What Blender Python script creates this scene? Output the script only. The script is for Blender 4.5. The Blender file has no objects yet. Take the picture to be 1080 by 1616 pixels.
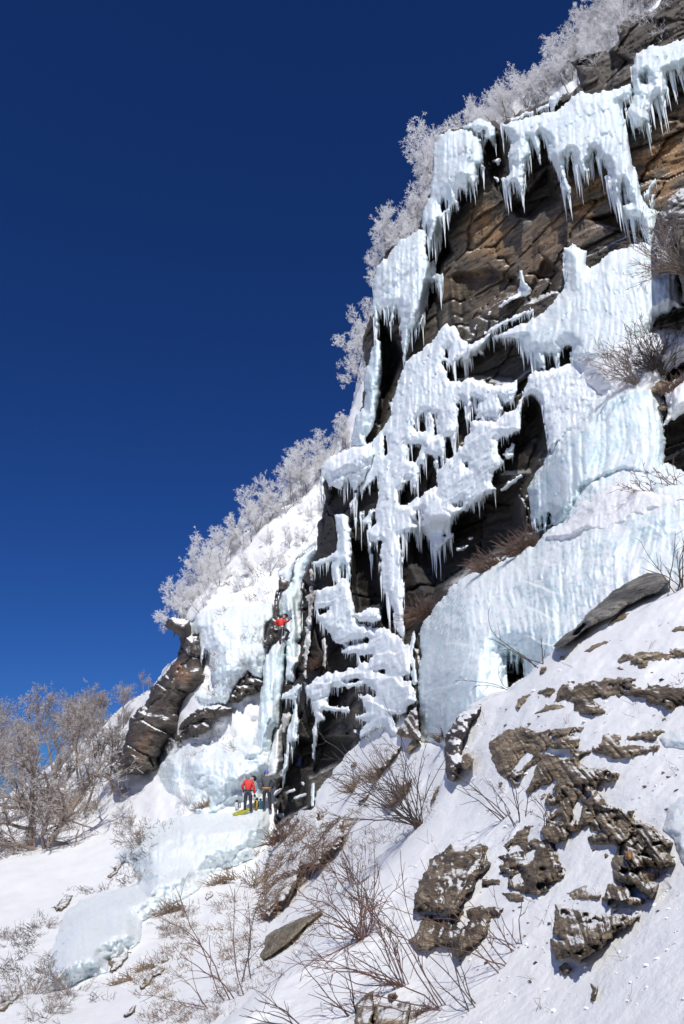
import bpy, math, random
import numpy as np
from mathutils import Vector

# ------------------------------------------------------------ camera, sky, sun, exposure
sc = bpy.context.scene
COL = sc.collection
PITCH = math.radians(20.0)
FPX = 28.0 / 36.0 * 1616.0
cam_d = bpy.data.cameras.new('camera')
cam_d.sensor_fit = 'VERTICAL'; cam_d.sensor_height = 36.0; cam_d.lens = 28.0
cam_d.clip_start = 0.05; cam_d.clip_end = 4000.0
cam = bpy.data.objects.new('camera', cam_d); COL.objects.link(cam)
cam.location = (0, 0, 0); cam.rotation_euler = (math.radians(90) + PITCH, 0, 0)
sc.camera = cam

SUN_DIR = Vector((-0.02, -0.76, 0.88)).normalized()      # towards the sun: behind the camera's right shoulder
SUN_EL = math.asin(SUN_DIR.z)
w = bpy.data.worlds.new('World'); sc.world = w; w.use_nodes = True
nt = w.node_tree
bg = nt.nodes['Background']
sky = nt.nodes.new('ShaderNodeTexSky'); sky.sky_type = 'NISHITA'; sky.sun_disc = False
sky.sun_elevation = SUN_EL
sky.sun_rotation = math.atan2(SUN_DIR.x, SUN_DIR.y)
sky.altitude = 1500; sky.air_density = 1.0; sky.dust_density = 0.0; sky.ozone_density = 3.0
gam = nt.nodes.new('ShaderNodeGamma'); gam.inputs[1].default_value = 1.0
mulc = nt.nodes.new('ShaderNodeMix'); mulc.data_type = 'RGBA'; mulc.blend_type = 'MULTIPLY'
mulc.inputs[0].default_value = 1.0; mulc.inputs[7].default_value = (0.25, 0.615, 1.40, 1)
nt.links.new(sky.outputs[0], gam.inputs[0]); nt.links.new(gam.outputs[0], mulc.inputs[6])
nt.links.new(mulc.outputs[2], bg.inputs[0])
bg.inputs[1].default_value = 0.05
sun_d = bpy.data.lights.new('sun', 'SUN'); sun_d.energy = 4.35; sun_d.angle = math.radians(0.53); sun_d.color = (1.0, 0.98, 0.945)
sun = bpy.data.objects.new('sun', sun_d); COL.objects.link(sun)
sun.rotation_euler = (-SUN_DIR).to_track_quat('-Z', 'Y').to_euler()
sc.view_settings.view_transform = 'Standard'; sc.view_settings.look = 'None'
sc.view_settings.exposure = -0.2; sc.view_settings.gamma = 1.0; sc.view_settings.use_curve_mapping = False
sc.cycles.max_bounces = 8; sc.cycles.diffuse_bounces = 5; sc.cycles.glossy_bounces = 2
sc.cycles.transmission_bounces = 2; sc.cycles.transparent_max_bounces = 4
sc.cycles.use_adaptive_sampling = True; sc.cycles.adaptive_threshold = 0.02

# ------------------------------------------------------------ tools: noise
f4 = np.float32
def _hash(ix, iy, iz, seed):
    h = (ix.astype(np.int64) * 73856093) ^ (iy.astype(np.int64) * 19349663) ^ (iz.astype(np.int64) * 83492791) ^ (seed * 2654435761)
    h &= 0xFFFFFFFF
    h = (h ^ (h >> 15)) * 2246822519 & 0xFFFFFFFF
    h = (h ^ (h >> 13)) * 3266489917 & 0xFFFFFFFF
    return ((h ^ (h >> 16)) & 0xFFFFFF).astype(f4) / f4(0xFFFFFF)
def vn(x, y, z=None, seed=0):
    """smooth value noise in 0..1"""
    x0 = np.floor(x); y0 = np.floor(y)
    fx = (x - x0).astype(f4); fy = (y - y0).astype(f4)
    fx = fx * fx * (3 - 2 * fx); fy = fy * fy * (3 - 2 * fy)
    if z is None:
        z0 = np.zeros_like(x0)
        a = _hash(x0, y0, z0, seed); b = _hash(x0 + 1, y0, z0, seed)
        c = _hash(x0, y0 + 1, z0, seed); d = _hash(x0 + 1, y0 + 1, z0, seed)
        return (a + (b - a) * fx) * (1 - fy) + (c + (d - c) * fx) * fy
    z0 = np.floor(z); fz = (z - z0).astype(f4); fz = fz * fz * (3 - 2 * fz)
    r = []
    for k in (0, 1):
        a = _hash(x0, y0, z0 + k, seed); b = _hash(x0 + 1, y0, z0 + k, seed)
        c = _hash(x0, y0 + 1, z0 + k, seed); d = _hash(x0 + 1, y0 + 1, z0 + k, seed)
        r.append((a + (b - a) * fx) * (1 - fy) + (c + (d - c) * fx) * fy)
    return r[0] * (1 - fz) + r[1] * fz
def fbm(x, y, z=None, o=4, seed=0, gain=0.5):
    s = 0; a = 1.0; t = 0
    for i in range(o):
        s = s + a * vn(x, y, z, seed + i * 17); t += a
        x = x * 2.03 + 5.2; y = y * 2.03 + 1.3; z = None if z is None else z * 2.03 + 7.7
        a *= gain
    return s / t
def billow(x, y, z=None, o=3, seed=0):
    s = 0; a = 1.0; t = 0
    for i in range(o):
        s = s + a * np.abs(vn(x, y, z, seed + i * 31) * 2 - 1); t += a
        x = x * 2.1 + 3.1; y = y * 2.1 + 8.3; z = None if z is None else z * 2.1 + 2.2
        a *= 0.5
    return s / t
def worley(x, y, seed=0):
    x0 = np.floor(x); y0 = np.floor(y); f1 = np.full(x.shape, 9.0, f4); f2 = f1.copy(); idv = np.zeros(x.shape, f4)
    for i in (-1, 0, 1):
        for j in (-1, 0, 1):
            cx = x0 + i; cy = y0 + j
            zz = np.zeros_like(cx)
            px = cx + _hash(cx, cy, zz, seed); py = cy + _hash(cx, cy, zz, seed + 1)
            d = np.sqrt((px - x) ** 2 + (py - y) ** 2).astype(f4)
            n = d < f1
            f2 = np.where(n, f1, np.minimum(f2, d)); idv = np.where(n, _hash(cx, cy, zz, seed + 2), idv); f1 = np.where(n, d, f1)
    return f1, f2, idv
def sstep(a, b, x):
    t = np.clip((x - a) / (b - a), 0, 1); return t * t * (3 - 2 * t)

# ------------------------------------------------------------ tools: outlines
FR = dict(A=(680, 0, 2.7), B=(520, 180, 3.6), C=(680, 360, 2.7), D=(480, 480, 2.7), E=(680, 700, 2.7), F=(240, 660, 2.7),
          G=(440, 840, 3.6), H=(180, 940, 3.6), I=(0, 1020, 3.6), J=(0, 1280, 2.7), K=(380, 1160, 3.375), L=(620, 1000, 2.348),
          M=(620, 1250, 2.348), N=(780, 860, 3.6), Q=(400, 1000, 5.05), R=(360, 860, 5.05), T=(180, 960, 4.909),
          U=(940, 280, 3.673), V=(400, 1260, 4.909), P=(0, 0, 1.0))
def pg(*segs):
    """outline from pieces: a frame letter followed by a flat list of its coordinates"""
    out = []; i = 0
    while i < len(segs):
        ox, oy, s = FR[segs[i]]; c = segs[i + 1]
        for k in range(0, len(c), 2): out.append((ox + c[k] / s, oy + c[k + 1] / s))
        i += 2
    return np.array(out, float)
def psdf(poly, X, Y):
    """signed distance to a polygon, inside positive"""
    d2 = np.full(X.shape, 1e12); ins = np.zeros(X.shape, bool)
    n = len(poly)
    for i in range(n):
        ax, ay = poly[i]; bx, by = poly[(i + 1) % n]
        ex, ey = bx - ax, by - ay
        L = ex * ex + ey * ey
        if L < 1e-9: continue
        t = np.clip(((X - ax) * ex + (Y - ay) * ey) / L, 0, 1)
        d2 = np.minimum(d2, (X - ax - t * ex) ** 2 + (Y - ay - t * ey) ** 2)
        if ay != by:
            c = (ay > Y) != (by > Y)
            ins ^= c & (X < ax + (Y - ay) * ex / ey)
    d = np.sqrt(d2)
    return np.where(ins, d, -d)
def line_sdf(pts, w0, w1, X, Y):
    """capsule chain with tapering half width"""
    best = np.full(X.shape, -1e6); n = len(pts) - 1
    for i in range(n):
        ax, ay = pts[i]; bx, by = pts[i + 1]; ex, ey = bx - ax, by - ay
        t = np.clip(((X - ax) * ex + (Y - ay) * ey) / (ex * ex + ey * ey), 0, 1)
        r = w0 + (w1 - w0) * (i + t) / n
        best = np.maximum(best, r - np.hypot(X - ax - t * ex, Y - ay - t * ey))
    return best

# ------------------------------------------------------------ tools: pixel ray -> place at a depth
SP, CP = math.sin(PITCH), math.cos(PITCH)
def place(px, py, Y):
    dx = (px - 540.0) / FPX; dy = (808.0 - py) / FPX
    k = Y / (CP - dy * SP)
    return np.stack([dx * k, Y + 0 * dx, (SP + dy * CP) * k], -1)
def project(P):
    x, y, z = P[..., 0], P[..., 1], P[..., 2]
    f = y * CP + z * SP; u = -y * SP + z * CP
    return 540 + FPX * x / f, 808 - FPX * u / f

class TPS:
    """smooth surface through scattered depth samples"""
    def __init__(self, pts, lam=0.02):
        a = np.array(pts, float); self.p = a[:, :2] / 500.0; v = np.log(a[:, 2]); n = len(a)
        r = np.linalg.norm(self.p[:, None] - self.p[None], axis=2)
        K = r + 0 * r
        K = K - np.eye(n) * lam
        Pm = np.c_[np.ones(n), self.p]
        A = np.zeros((n + 3, n + 3)); A[:n, :n] = K; A[:n, n:] = Pm; A[n:, :n] = Pm.T
        self.w = np.linalg.solve(A, np.r_[v, 0, 0, 0])
    def __call__(self, X, Y):
        x = X / 500.0; y = Y / 500.0; n = len(self.p)
        s = self.w[n] + self.w[n + 1] * x + self.w[n + 2] * y
        for i in range(n):
            s = s + self.w[i] * np.sqrt((x - self.p[i, 0]) ** 2 + (y - self.p[i, 1]) ** 2 + 0.0025)
        return np.exp(s)

# ------------------------------------------------------------ tools: meshes
def mesh_np(name, V, F, mat=None, attrs=None, smooth=True):
    """V (n,3), F list of (m,k) arrays"""
    me = bpy.data.meshes.new(name)
    if not isinstance(F, (list, tuple)): F = [F]
    F = [f for f in F if len(f)]
    me.vertices.add(len(V)); me.vertices.foreach_set('co', np.ascontiguousarray(V, f4).ravel())
    nl = sum(f.size for f in F); npoly = sum(len(f) for f in F)
    me.loops.add(nl); me.loops.foreach_set('vertex_index', np.concatenate([f.ravel() for f in F]).astype(np.int32))
    me.polygons.add(npoly)
    tot = np.concatenate([np.full(len(f), f.shape[1]) for f in F]); st = np.r_[0, np.cumsum(tot)[:-1]]
    me.polygons.foreach_set('loop_start', st.astype(np.int32)); me.polygons.foreach_set('loop_total', tot.astype(np.int32))
    me.polygons.foreach_set('use_smooth', np.full(npoly, smooth))
    me.update(calc_edges=True); me.validate()
    for k, a in (attrs or {}).items():
        at = me.attributes.new(k, 'FLOAT', 'POINT'); at.data.foreach_set('value', np.ascontiguousarray(a, f4))
    if mat: me.materials.append(mat)
    return me
def link(name, me, parent=None, loc=None):
    o = bpy.data.objects.new(name, me); COL.objects.link(o)
    if loc is not None: o.location = loc
    if parent is not None: o.parent = parent
    return o
def tag(o, label, cat, group=None, kind=None):
    if kind: o['kind'] = kind
    if label: o['label'] = label
    if cat: o['category'] = cat
    if group: o['group'] = group
    return o
def empty(name, loc):
    o = bpy.data.objects.new(name, None); COL.objects.link(o); o.location = loc; o.empty_display_size = 0.2
    return o

def relief(sdf, depth, bbox, step=2.0, back=1.0, keep=None):
    """A real surface: grid of points standing at their own depth inside an outline, with a wall closing it behind.
    returns V, F, X, Y, S (per vertex pixel place and edge distance), front flag"""
    x0, x1, y0, y1 = bbox
    xs = np.arange(x0, x1 + step, step); ys = np.arange(y0, y1 + step, step)
    X, Y = np.meshgrid(xs, ys); S = sdf(X, Y)
    ok = S > -0.75 * step
    if keep is not None: ok &= keep(X, Y)
    quad = ok[:-1, :-1] & ok[1:, :-1] & ok[:-1, 1:] & ok[1:, 1:]
    # snap the rim to the outline
    gy, gx = np.gradient(S, step)
    g2 = np.maximum(gx * gx + gy * gy, 0.2)
    m = (S < 0) & ok
    X = X - np.where(m, np.clip(S * gx / g2, -step, step), 0); Y = Y - np.where(m, np.clip(S * gy / g2, -step, step), 0)
    S = np.where(m, 0, S)
    idx = np.arange(X.size).reshape(X.shape)
    q = np.stack([idx[:-1, :-1][quad], idx[1:, :-1][quad], idx[1:, 1:][quad], idx[:-1, 1:][quad]], 1)
    used = np.unique(q); rem = np.full(X.size, -1); rem[used] = np.arange(len(used))
    q = rem[q]; Xu = X.ravel()[used]; Yu = Y.ravel()[used]; Su = S.ravel()[used]
    gxu = gx.ravel()[used]; gyu = gy.ravel()[used]
    D = depth(Xu, Yu, Su)
    P = place(Xu, Yu, D)
    F = [q]
    if back > 0:
        e = np.concatenate([q[:, [0, 1]], q[:, [1, 2]], q[:, [2, 3]], q[:, [3, 0]]])
        key = np.sort(e, 1); key = key[:, 0].astype(np.int64) * (len(used) + 1) + key[:, 1]
        u, inv, cnt = np.unique(key, return_inverse=True, return_counts=True)
        be = e[cnt[inv] == 1]
        bv = np.unique(be); r2 = np.full(len(used), -1); 
        g = np.stack([gxu[bv], gyu[bv]], 1); g /= np.maximum(np.linalg.norm(g, axis=1, keepdims=True), 1e-3)
        Vs = [P]; base = len(used); prev = r2.copy(); prev[bv] = bv
        for k, (fr, inn) in enumerate(((0.35, 0.6), (1.0, 2.6))):
            Vs.append(place(Xu[bv] + g[:, 0] * inn * step, Yu[bv] + g[:, 1] * inn * step, D[bv] + back * fr))
            cur = np.full(len(used), -1); cur[bv] = base + np.arange(len(bv)); base += len(bv)
            F.append(np.stack([be[:, 1] * 0 + prev[be[:, 1]], prev[be[:, 0]], cur[be[:, 0]], cur[be[:, 1]]], 1))
            prev = cur
        P = np.concatenate(Vs)
        rep = lambda a: np.concatenate([a, a[bv], a[bv]])
        Xu, Yu, Su = rep(Xu), rep(Yu), rep(Su)
        front = np.zeros(len(P), bool); front[:len(used)] = True
    else:
        front = np.ones(len(P), bool)
    return P, F, Xu, Yu, Su, front

def centre(V, bottom=True):
    c = V.mean(0); 
    if bottom: c[2] = V[:, 2].min()
    return c
# ------------------------------------------------------------ materials
def mat_new(name):
    m = bpy.data.materials.new(name); m.use_nodes = True
    n = m.node_tree.nodes; l = m.node_tree.links
    b = n['Principled BSDF']
    return m, n, l, b
def nz(n, l, scale, detail=5, rough=0.55, vec=None, stretch=None, rot=None, dist=0.0):
    t = n.new('ShaderNodeTexNoise'); t.inputs['Scale'].default_value = scale; t.inputs['Detail'].default_value = detail
    t.inputs['Roughness'].default_value = rough; t.inputs['Distortion'].default_value = dist
    g = n.new('ShaderNodeNewGeometry')
    src = vec or g.outputs['Position']
    if stretch or rot:
        mp = n.new('ShaderNodeMapping'); mp.vector_type = 'TEXTURE' if False else 'POINT'
        if stretch: mp.inputs['Scale'].default_value = stretch
        if rot: mp.inputs['Rotation'].default_value = rot
        l.new(src, mp.inputs['Vector']); src = mp.outputs['Vector']
    l.new(src, t.inputs['Vector'])
    return t.outputs['Fac']
def ramp(n, l, fac, stops):
    r = n.new('ShaderNodeValToRGB'); e = r.color_ramp.elements
    while len(e) < len(stops): e.new(0.5)
    for k, (p, c) in enumerate(stops):
        e[k].position = p; e[k].color = (c[0], c[1], c[2], 1) if not isinstance(c, (int, float)) else (c, c, c, 1)
    l.new(fac, r.inputs['Fac']); return r.outputs['Color']
def mixc(n, l, fac, a, b, mode='MIX'):
    m = n.new('ShaderNodeMix'); m.data_type = 'RGBA'; m.blend_type = mode
    for s, v in ((m.inputs[0], fac), (m.inputs[6], a), (m.inputs[7], b)):
        if isinstance(v, (int, float)): s.default_value = v
        elif isinstance(v, tuple): s.default_value = (*v, 1)
        else: l.new(v, s)
    return m.outputs[2]
def mth(n, l, op, a, b=None, clamp=False):
    m = n.new('ShaderNodeMath'); m.operation = op; m.use_clamp = clamp
    for s, v in ((m.inputs[0], a), (m.inputs[1], b)):
        if v is None: continue
        if isinstance(v, (int, float)): s.default_value = v
        else: l.new(v, s)
    return m.outputs[0]
def attr(n, name):
    a = n.new('ShaderNodeAttribute'); a.attribute_name = name; return a.outputs['Fac']
def bump(n, l, b, h, strength, dist):
    bp = n.new('ShaderNodeBump'); bp.inputs['Strength'].default_value = strength; bp.inputs['Distance'].default_value = dist
    l.new(h, bp.inputs['Height']); l.new(bp.outputs[0], b.inputs['Normal']); return bp
def normal_z(n, l):
    g = n.new('ShaderNodeNewGeometry'); s = n.new('ShaderNodeSeparateXYZ'); l.new(g.outputs['Normal'], s.inputs[0]); return s.outputs['Z']

SNOW_C = (0.89, 0.89, 0.885)
def make_snow(name='snow', dirt=0.0):
    m, n, l, b = mat_new(name)
    a = nz(n, l, 0.8, 4)
    c = ramp(n, l, a, [(0.3, (0.83, 0.83, 0.83)), (0.7, (0.91, 0.905, 0.895))])
    if dirt:
        d = ramp(n, l, nz(n, l, 3.0, 7, 0.65), [(0.60, 0.0), (0.74, 1.0)])
        c = mixc(n, l, mth(n, l, 'MULTIPLY', d, dirt), c, (0.42, 0.34, 0.27))
    l.new(c, b.inputs['Base Color'])
    b.inputs['Roughness'].default_value = 0.62
    h = mth(n, l, 'ADD', mth(n, l, 'MULTIPLY', nz(n, l, 4, 8, 0.62, stretch=(0.6, 1, 2.2), rot=(0, -0.6, 0)), 1.2), mth(n, l, 'MULTIPLY', nz(n, l, 60, 3), 0.12))
    bump(n, l, b, h, 0.5, 0.06)
    return m
def make_ice(name, lo, hi, rough=0.25, sub=0.25, snowy=0.6, bumpd=0.05):
    m, n, l, b = mat_new(name)
    streak = nz(n, l, 2.6, 6, 0.68, stretch=(1.0, 0.25, 0.10))
    c = ramp(n, l, streak, [(0.36, lo), (0.6, hi)])
    thin = ramp(n, l, nz(n, l, 9, 5, 0.7, stretch=(1.0, 0.25, 0.07)), [(0.40, tuple(x * 0.78 for x in lo)), (0.50, lo), (0.62, (0.88, 0.90, 0.91))])
    c = mixc(n, l, 0.4, c, thin)
    grey = ramp(n, l, nz(n, l, 0.3, 6, 0.65, stretch=(1, .6, .6)), [(0.44, 0.0), (0.62, 1.0)])
    c = mixc(n, l, mth(n, l, 'MULTIPLY', grey, 0.5), c, tuple(x * .82 for x in lo))
    big = ramp(n, l, nz(n, l, 0.45, 4, 0.6), [(0.38, 0.0), (0.64, 1.0)])
    c = mixc(n, l, mth(n, l, 'MULTIPLY', big, 0.55), c, (0.80, 0.86, 0.88))
    # snow lies where the ice leans back
    z = normal_z(n, l)
    sn = mth(n, l, 'ADD', z, mth(n, l, 'MULTIPLY', mth(n, l, 'SUBTRACT', nz(n, l, 3.5, 6, 0.65), 0.5), 1.1))
    mask = ramp(n, l, sn, [(0.42, 0.0), (0.62, 1.0)])
    mask = mth(n, l, 'MULTIPLY', mask, snowy)
    c = mixc(n, l, mask, c, SNOW_C)
    l.new(c, b.inputs['Base Color'])
    r = mth(n, l, 'ADD', mth(n, l, 'MULTIPLY', mask, 0.4), mth(n, l, 'ADD', rough - 0.08, mth(n, l, 'MULTIPLY', nz(n, l, 9, 3), 0.2)), True)
    l.new(r, b.inputs['Roughness'])
    b.inputs['IOR'].default_value = 1.31
    if sub:
        b.inputs['Subsurface Weight'].default_value = sub
        b.inputs['Subsurface Radius'].default_value = (0.35, 0.75, 1.0); b.inputs['Subsurface Scale'].default_value = 0.22
    h = mth(n, l, 'ADD', mth(n, l, 'MULTIPLY', nz(n, l, 8, 6, 0.65, stretch=(1, 0.3, 0.12)), 0.9), mth(n, l, 'MULTIPLY', nz(n, l, 14, 5, 0.6), 0.4))
    bump(n, l, b, h, 0.6, bumpd)
    return m
def make_rock(name, c0, c1, c2, ochre=None, snow_lo=0.62, snow_hi=0.72, snow_amt=1.0, rot=(0.0, 0.25, 0.0), bd=0.08, sc_=1.0):
    m, n, l, b = mat_new(name)
    strata = nz(n, l, 1.1 * sc_, 8, 0.66, stretch=(0.22, 0.22, 2.8) if not ochre else (0.5, 0.5, 1.5), rot=rot)
    c = ramp(n, l, strata, [(0.37, c0), (0.5, c1), (0.62, c2)])
    pat = ramp(n, l, nz(n, l, 0.5 * sc_, 6, 0.65), [(0.45, 0.0), (0.58, 1.0)])
    c = mixc(n, l, mth(n, l, 'MULTIPLY', pat, 0.45 if ochre else 0.2), c, c2)
    if ochre:
        o = ramp(n, l, nz(n, l, 0.9, 7, 0.7), [(0.38, 0.0), (0.54, 1.0)])
        c = mixc(n, l, mth(n, l, 'MULTIPLY', o, attr(n, 'ochre')), c, ochre)
        gy = ramp(n, l, nz(n, l, 1.2, 6, 0.6), [(0.45, 0.0), (0.65, 1.0)])
        c = mixc(n, l, mth(n, l, 'MULTIPLY', mth(n, l, 'MULTIPLY', gy, attr(n, 'ochre')), 0.5), c, (0.20, 0.19, 0.16))
        wet_shade = mth(n, l, 'MULTIPLY', attr(n, 'wet_shade'), 0.95)  # painted shade of the undercut walls, together with wet seepage streaks
        c = mixc(n, l, wet_shade, c, (0.026, 0.022, 0.019))
    if not ochre:
        bed = ramp(n, l, attr(n, 'bed'), [(0.0, 0.35), (0.32, 0.95), (0.7, 1.4), (1.0, 1.9)])
        c = mixc(n, l, 0.9, c, bed, 'MULTIPLY')
    speck = ramp(n, l, nz(n, l, 22 * sc_, 4, 0.7), [(0.35, 0.62), (0.65, 1.25)])
    c = mixc(n, l, 1.0, c, speck, 'MULTIPLY')
    crack = ramp(n, l, nz(n, l, 2.0 * sc_, 7, 0.6, stretch=(0.4, 0.4, 3.2), rot=rot, dist=0.6), [(0.46, 1.0), (0.5, 0.15), (0.54, 1.0)])
    c = mixc(n, l, 0.9, c, crack, 'MULTIPLY')
    z = normal_z(n, l)
    sn = mth(n, l, 'ADD', z, mth(n, l, 'MULTIPLY', mth(n, l, 'SUBTRACT', nz(n, l, 5, 7, 0.7, stretch=(0.5, 0.5, 2.5), rot=rot), 0.5), 0.9))
    mask = ramp(n, l, sn, [(snow_lo, 0.0), (snow_hi, 1.0)])
    mask = mth(n, l, 'MULTIPLY', mask, snow_amt)
    if ochre: mask = mth(n, l, 'MULTIPLY', mask, mth(n, l, 'SUBTRACT', 1.0, mth(n, l, 'MULTIPLY', attr(n, 'wet_shade'), 0.97)))
    c = mixc(n, l, mask, c, SNOW_C)
    l.new(c, b.inputs['Base Color'])
    rr = mth(n, l, 'ADD', 0.62, mth(n, l, 'MULTIPLY', mask, 0.1)); l.new(rr, b.inputs['Roughness'])
    h = mth(n, l, 'ADD', mth(n, l, 'MULTIPLY', nz(n, l, 3.2 * sc_, 9, 0.68, stretch=(0.35, 0.35, 2.6) if not ochre else (0.6, 0.6, 1.6), rot=rot), 1.0),
            mth(n, l, 'MULTIPLY', crack, 0.12))
    bump(n, l, b, h, 0.9, bd)
    return m
def make_plain(name, col, rough=0.7, var=0.25, scale=20, metallic=0.0):
    m, n, l, b = mat_new(name)
    v = nz(n, l, scale, 4)
    c = ramp(n, l, v, [(0.3, tuple(x * (1 - var) for x in col)), (0.7, tuple(min(1, x * (1 + var)) for x in col))])
    l.new(c, b.inputs['Base Color']); b.inputs['Roughness'].default_value = rough; b.inputs['Metallic'].default_value = metallic
    return m
def make_twig(name, bark, frost, lo, hi):
    """frost attribute 0..1 on the twigs"""
    m, n, l, b = mat_new(name)
    c = ramp(n, l, nz(n, l, 9, 4), [(0.3, tuple(x * 0.7 for x in bark)), (0.7, tuple(x * 1.3 for x in bark))])
    f = mth(n, l, 'ADD', attr(n, 'frost'), mth(n, l, 'MULTIPLY', mth(n, l, 'SUBTRACT', nz(n, l, 1.3, 3), 0.5), 0.9))
    mk = ramp(n, l, f, [(lo, 0.0), (hi, 1.0)])
    c = mixc(n, l, mk, c, frost)
    l.new(c, b.inputs['Base Color']); b.inputs['Roughness'].default_value = 0.6
    return m

M = dict(
    snow=make_snow('snow'), snow_dirty=make_snow('snow_grassy', 0.6),
    ice_white=make_ice('white_ice', (0.70, 0.80, 0.83), (0.84, 0.885, 0.895), 0.35, 0.2, 0.4, 0.06),
    ice_rough=make_ice('rough_white_ice', (0.78, 0.85, 0.88), (0.87, 0.90, 0.92), 0.45, 0.15, 0.9, 0.08),
    ice_blue=make_ice('blue_ice', (0.62, 0.77, 0.80), (0.82, 0.895, 0.91), 0.22, 0.35, 0.5, 0.05),
    ice_pale=make_ice('pale_cyan_ice', (0.75, 0.845, 0.86), (0.84, 0.90, 0.905), 0.3, 0.25, 0.5, 0.04),
    ice_apron=make_ice('apron_ice', (0.62, 0.73, 0.762), (0.80, 0.855, 0.868), 0.25, 0.25, 0.5, 0.07),
    dark_schist=make_rock('dark_brown_schist', (0.045, 0.032, 0.021), (0.16, 0.115, 0.072), (0.33, 0.26, 0.175), None, 0.94, 1.04, 0.95, (0.15, -0.4, 0.0), 0.06, 3.6),
    ice_tan=make_ice('stained_ice', (0.50, 0.38, 0.25), (0.75, 0.68, 0.58), 0.3, 0.2, 0.2, 0.05),
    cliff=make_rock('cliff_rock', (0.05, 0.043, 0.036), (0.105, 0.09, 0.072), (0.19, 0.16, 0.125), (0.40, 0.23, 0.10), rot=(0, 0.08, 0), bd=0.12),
    buttress=make_rock('buttress_rock', (0.035, 0.027, 0.022), (0.075, 0.06, 0.048), (0.14, 0.115, 0.09), (0.34, 0.16, 0.07), 0.74, 0.84),
    schist=make_rock('brown_schist', (0.07, 0.048, 0.03), (0.24, 0.175, 0.11), (0.42, 0.335, 0.225), None, 0.90, 1.0, 0.95, (0.15, 0.12, 0.0), 0.05, 4.2),
    olive_slab=make_rock('olive_rock', (0.12, 0.10, 0.065), (0.21, 0.175, 0.115), (0.30, 0.26, 0.19), None, 1.2, 1.3, 0.3, (0.3, 0.5, 0.0), 0.03, 3.0),
    grey_slab=make_rock('grey_rock', (0.09, 0.085, 0.075), (0.17, 0.155, 0.135), (0.27, 0.25, 0.22), None, 1.2, 1.3, 0.3, (0.3, 0.5, 0.0), 0.02, 3.0),
    turf=make_rock('frozen_turf', (0.10, 0.055, 0.03), (0.22, 0.13, 0.07), (0.30, 0.22, 0.14), None, 0.25, 0.5, 0.9, (0.0, 0.9, 0.3), 0.08, 3.0),
    twig_frost=make_twig('frosted_twigs', (0.12, 0.095, 0.085), (0.90, 0.89, 0.885), 0.0, 0.5),
    twig_brown=make_twig('bare_twigs', (0.25, 0.19, 0.15), (0.64, 0.62, 0.62), 0.55, 1.3),
    twig_red=make_plain('red_brown_stems', (0.15, 0.075, 0.055), 0.5, 0.3),
    twig_dark=make_plain('dark_brown_stems', (0.085, 0.06, 0.05), 0.5, 0.3),
    straw=make_plain('dry_grass', (0.27, 0.19, 0.125), 0.7, 0.45, 5),
    red_grass=make_plain('red_brown_grass', (0.17, 0.105, 0.078), 0.7, 0.4, 3),
    red_cloth=make_plain('red_jacket', (0.62, 0.03, 0.02), 0.6, 0.15), dark_cloth=make_plain('dark_trousers', (0.03, 0.033, 0.045), 0.7),
    grey_cloth=make_plain('grey_jacket', (0.075, 0.08, 0.088), 0.65), blue_plastic=make_plain('blue_helmet', (0.03, 0.13, 0.50), 0.3, 0.08),
    black=make_plain('black_gear', (0.02, 0.02, 0.022), 0.5), skin=make_plain('skin', (0.5, 0.3, 0.22), 0.5, 0.05),
    yellow=make_plain('yellow_bag', (0.55, 0.36, 0.06), 0.6, 0.15), teal=make_plain('teal_pack', (0.02, 0.22, 0.36), 0.6, 0.15),
    lime=make_plain('yellow_green_rope', (0.42, 0.42, 0.04), 0.7, 0.3, 60), orange=make_plain('orange_belt', (0.55, 0.27, 0.03), 0.6, 0.1),
    metal=make_plain('grey_metal', (0.35, 0.35, 0.37), 0.35, 0.1, 20, 0.8), rope=make_plain('pale_rope', (0.45, 0.45, 0.42), 0.8, 0.2),
    pale_cloth=make_plain('pale_pack', (0.55, 0.57, 0.58), 0.6, 0.1), dark_navy=make_plain('navy_blue', (0.035, 0.04, 0.11), 0.7, 0.3, 6),
)
# ------------------------------------------------------------ the large structure: far ground, mountain slope, cliff, near slope
D_back = TPS([(-300,1400,60),(-300,1650,24),(0,1240,85),(0,1330,50),(0,1420,36),(0,1520,25),(0,1616,18.5),(0,1750,13),(200,1616,17),(200,1750,12),(400,1616,13.5),(400,1750,9.5),
    (100,1560,22),(100,1480,28.5),(130,1250,64),(200,1215,54),(230,1180,56),(250,1450,29),(180,1350,42),(300,1380,35),(400,1320,38.5),(430,1285,40.2),(300,1290,42),(250,1270,43.5),
    (440,1200,42.3),(340,1170,44.4),(440,1000,46.8),(350,1050,47.2),(380,1120,44.5),(330,1200,43.8),(300,1130,46),(300,960,53),(420,860,54),(550,700,60),(350,860,64),(262,950,63),(480,740,62),
    (600,560,66),(700,400,64),(800,250,60),(900,150,55),(1000,80,50),(1200,-50,44),(700,900,60),(900,700,50),(600,1200,45),
    (440,1400,33),(500,1340,37),(475,1270,42),(600,1250,24),(700,1160,20),(560,1450,18),(650,1330,17),(480,1500,17),(800,1100,19),(1000,950,19),(1200,800,19),(700,1300,17),(900,1300,15),(1200,1500,10),(700,1616,9.5),(700,1750,8)])
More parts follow.
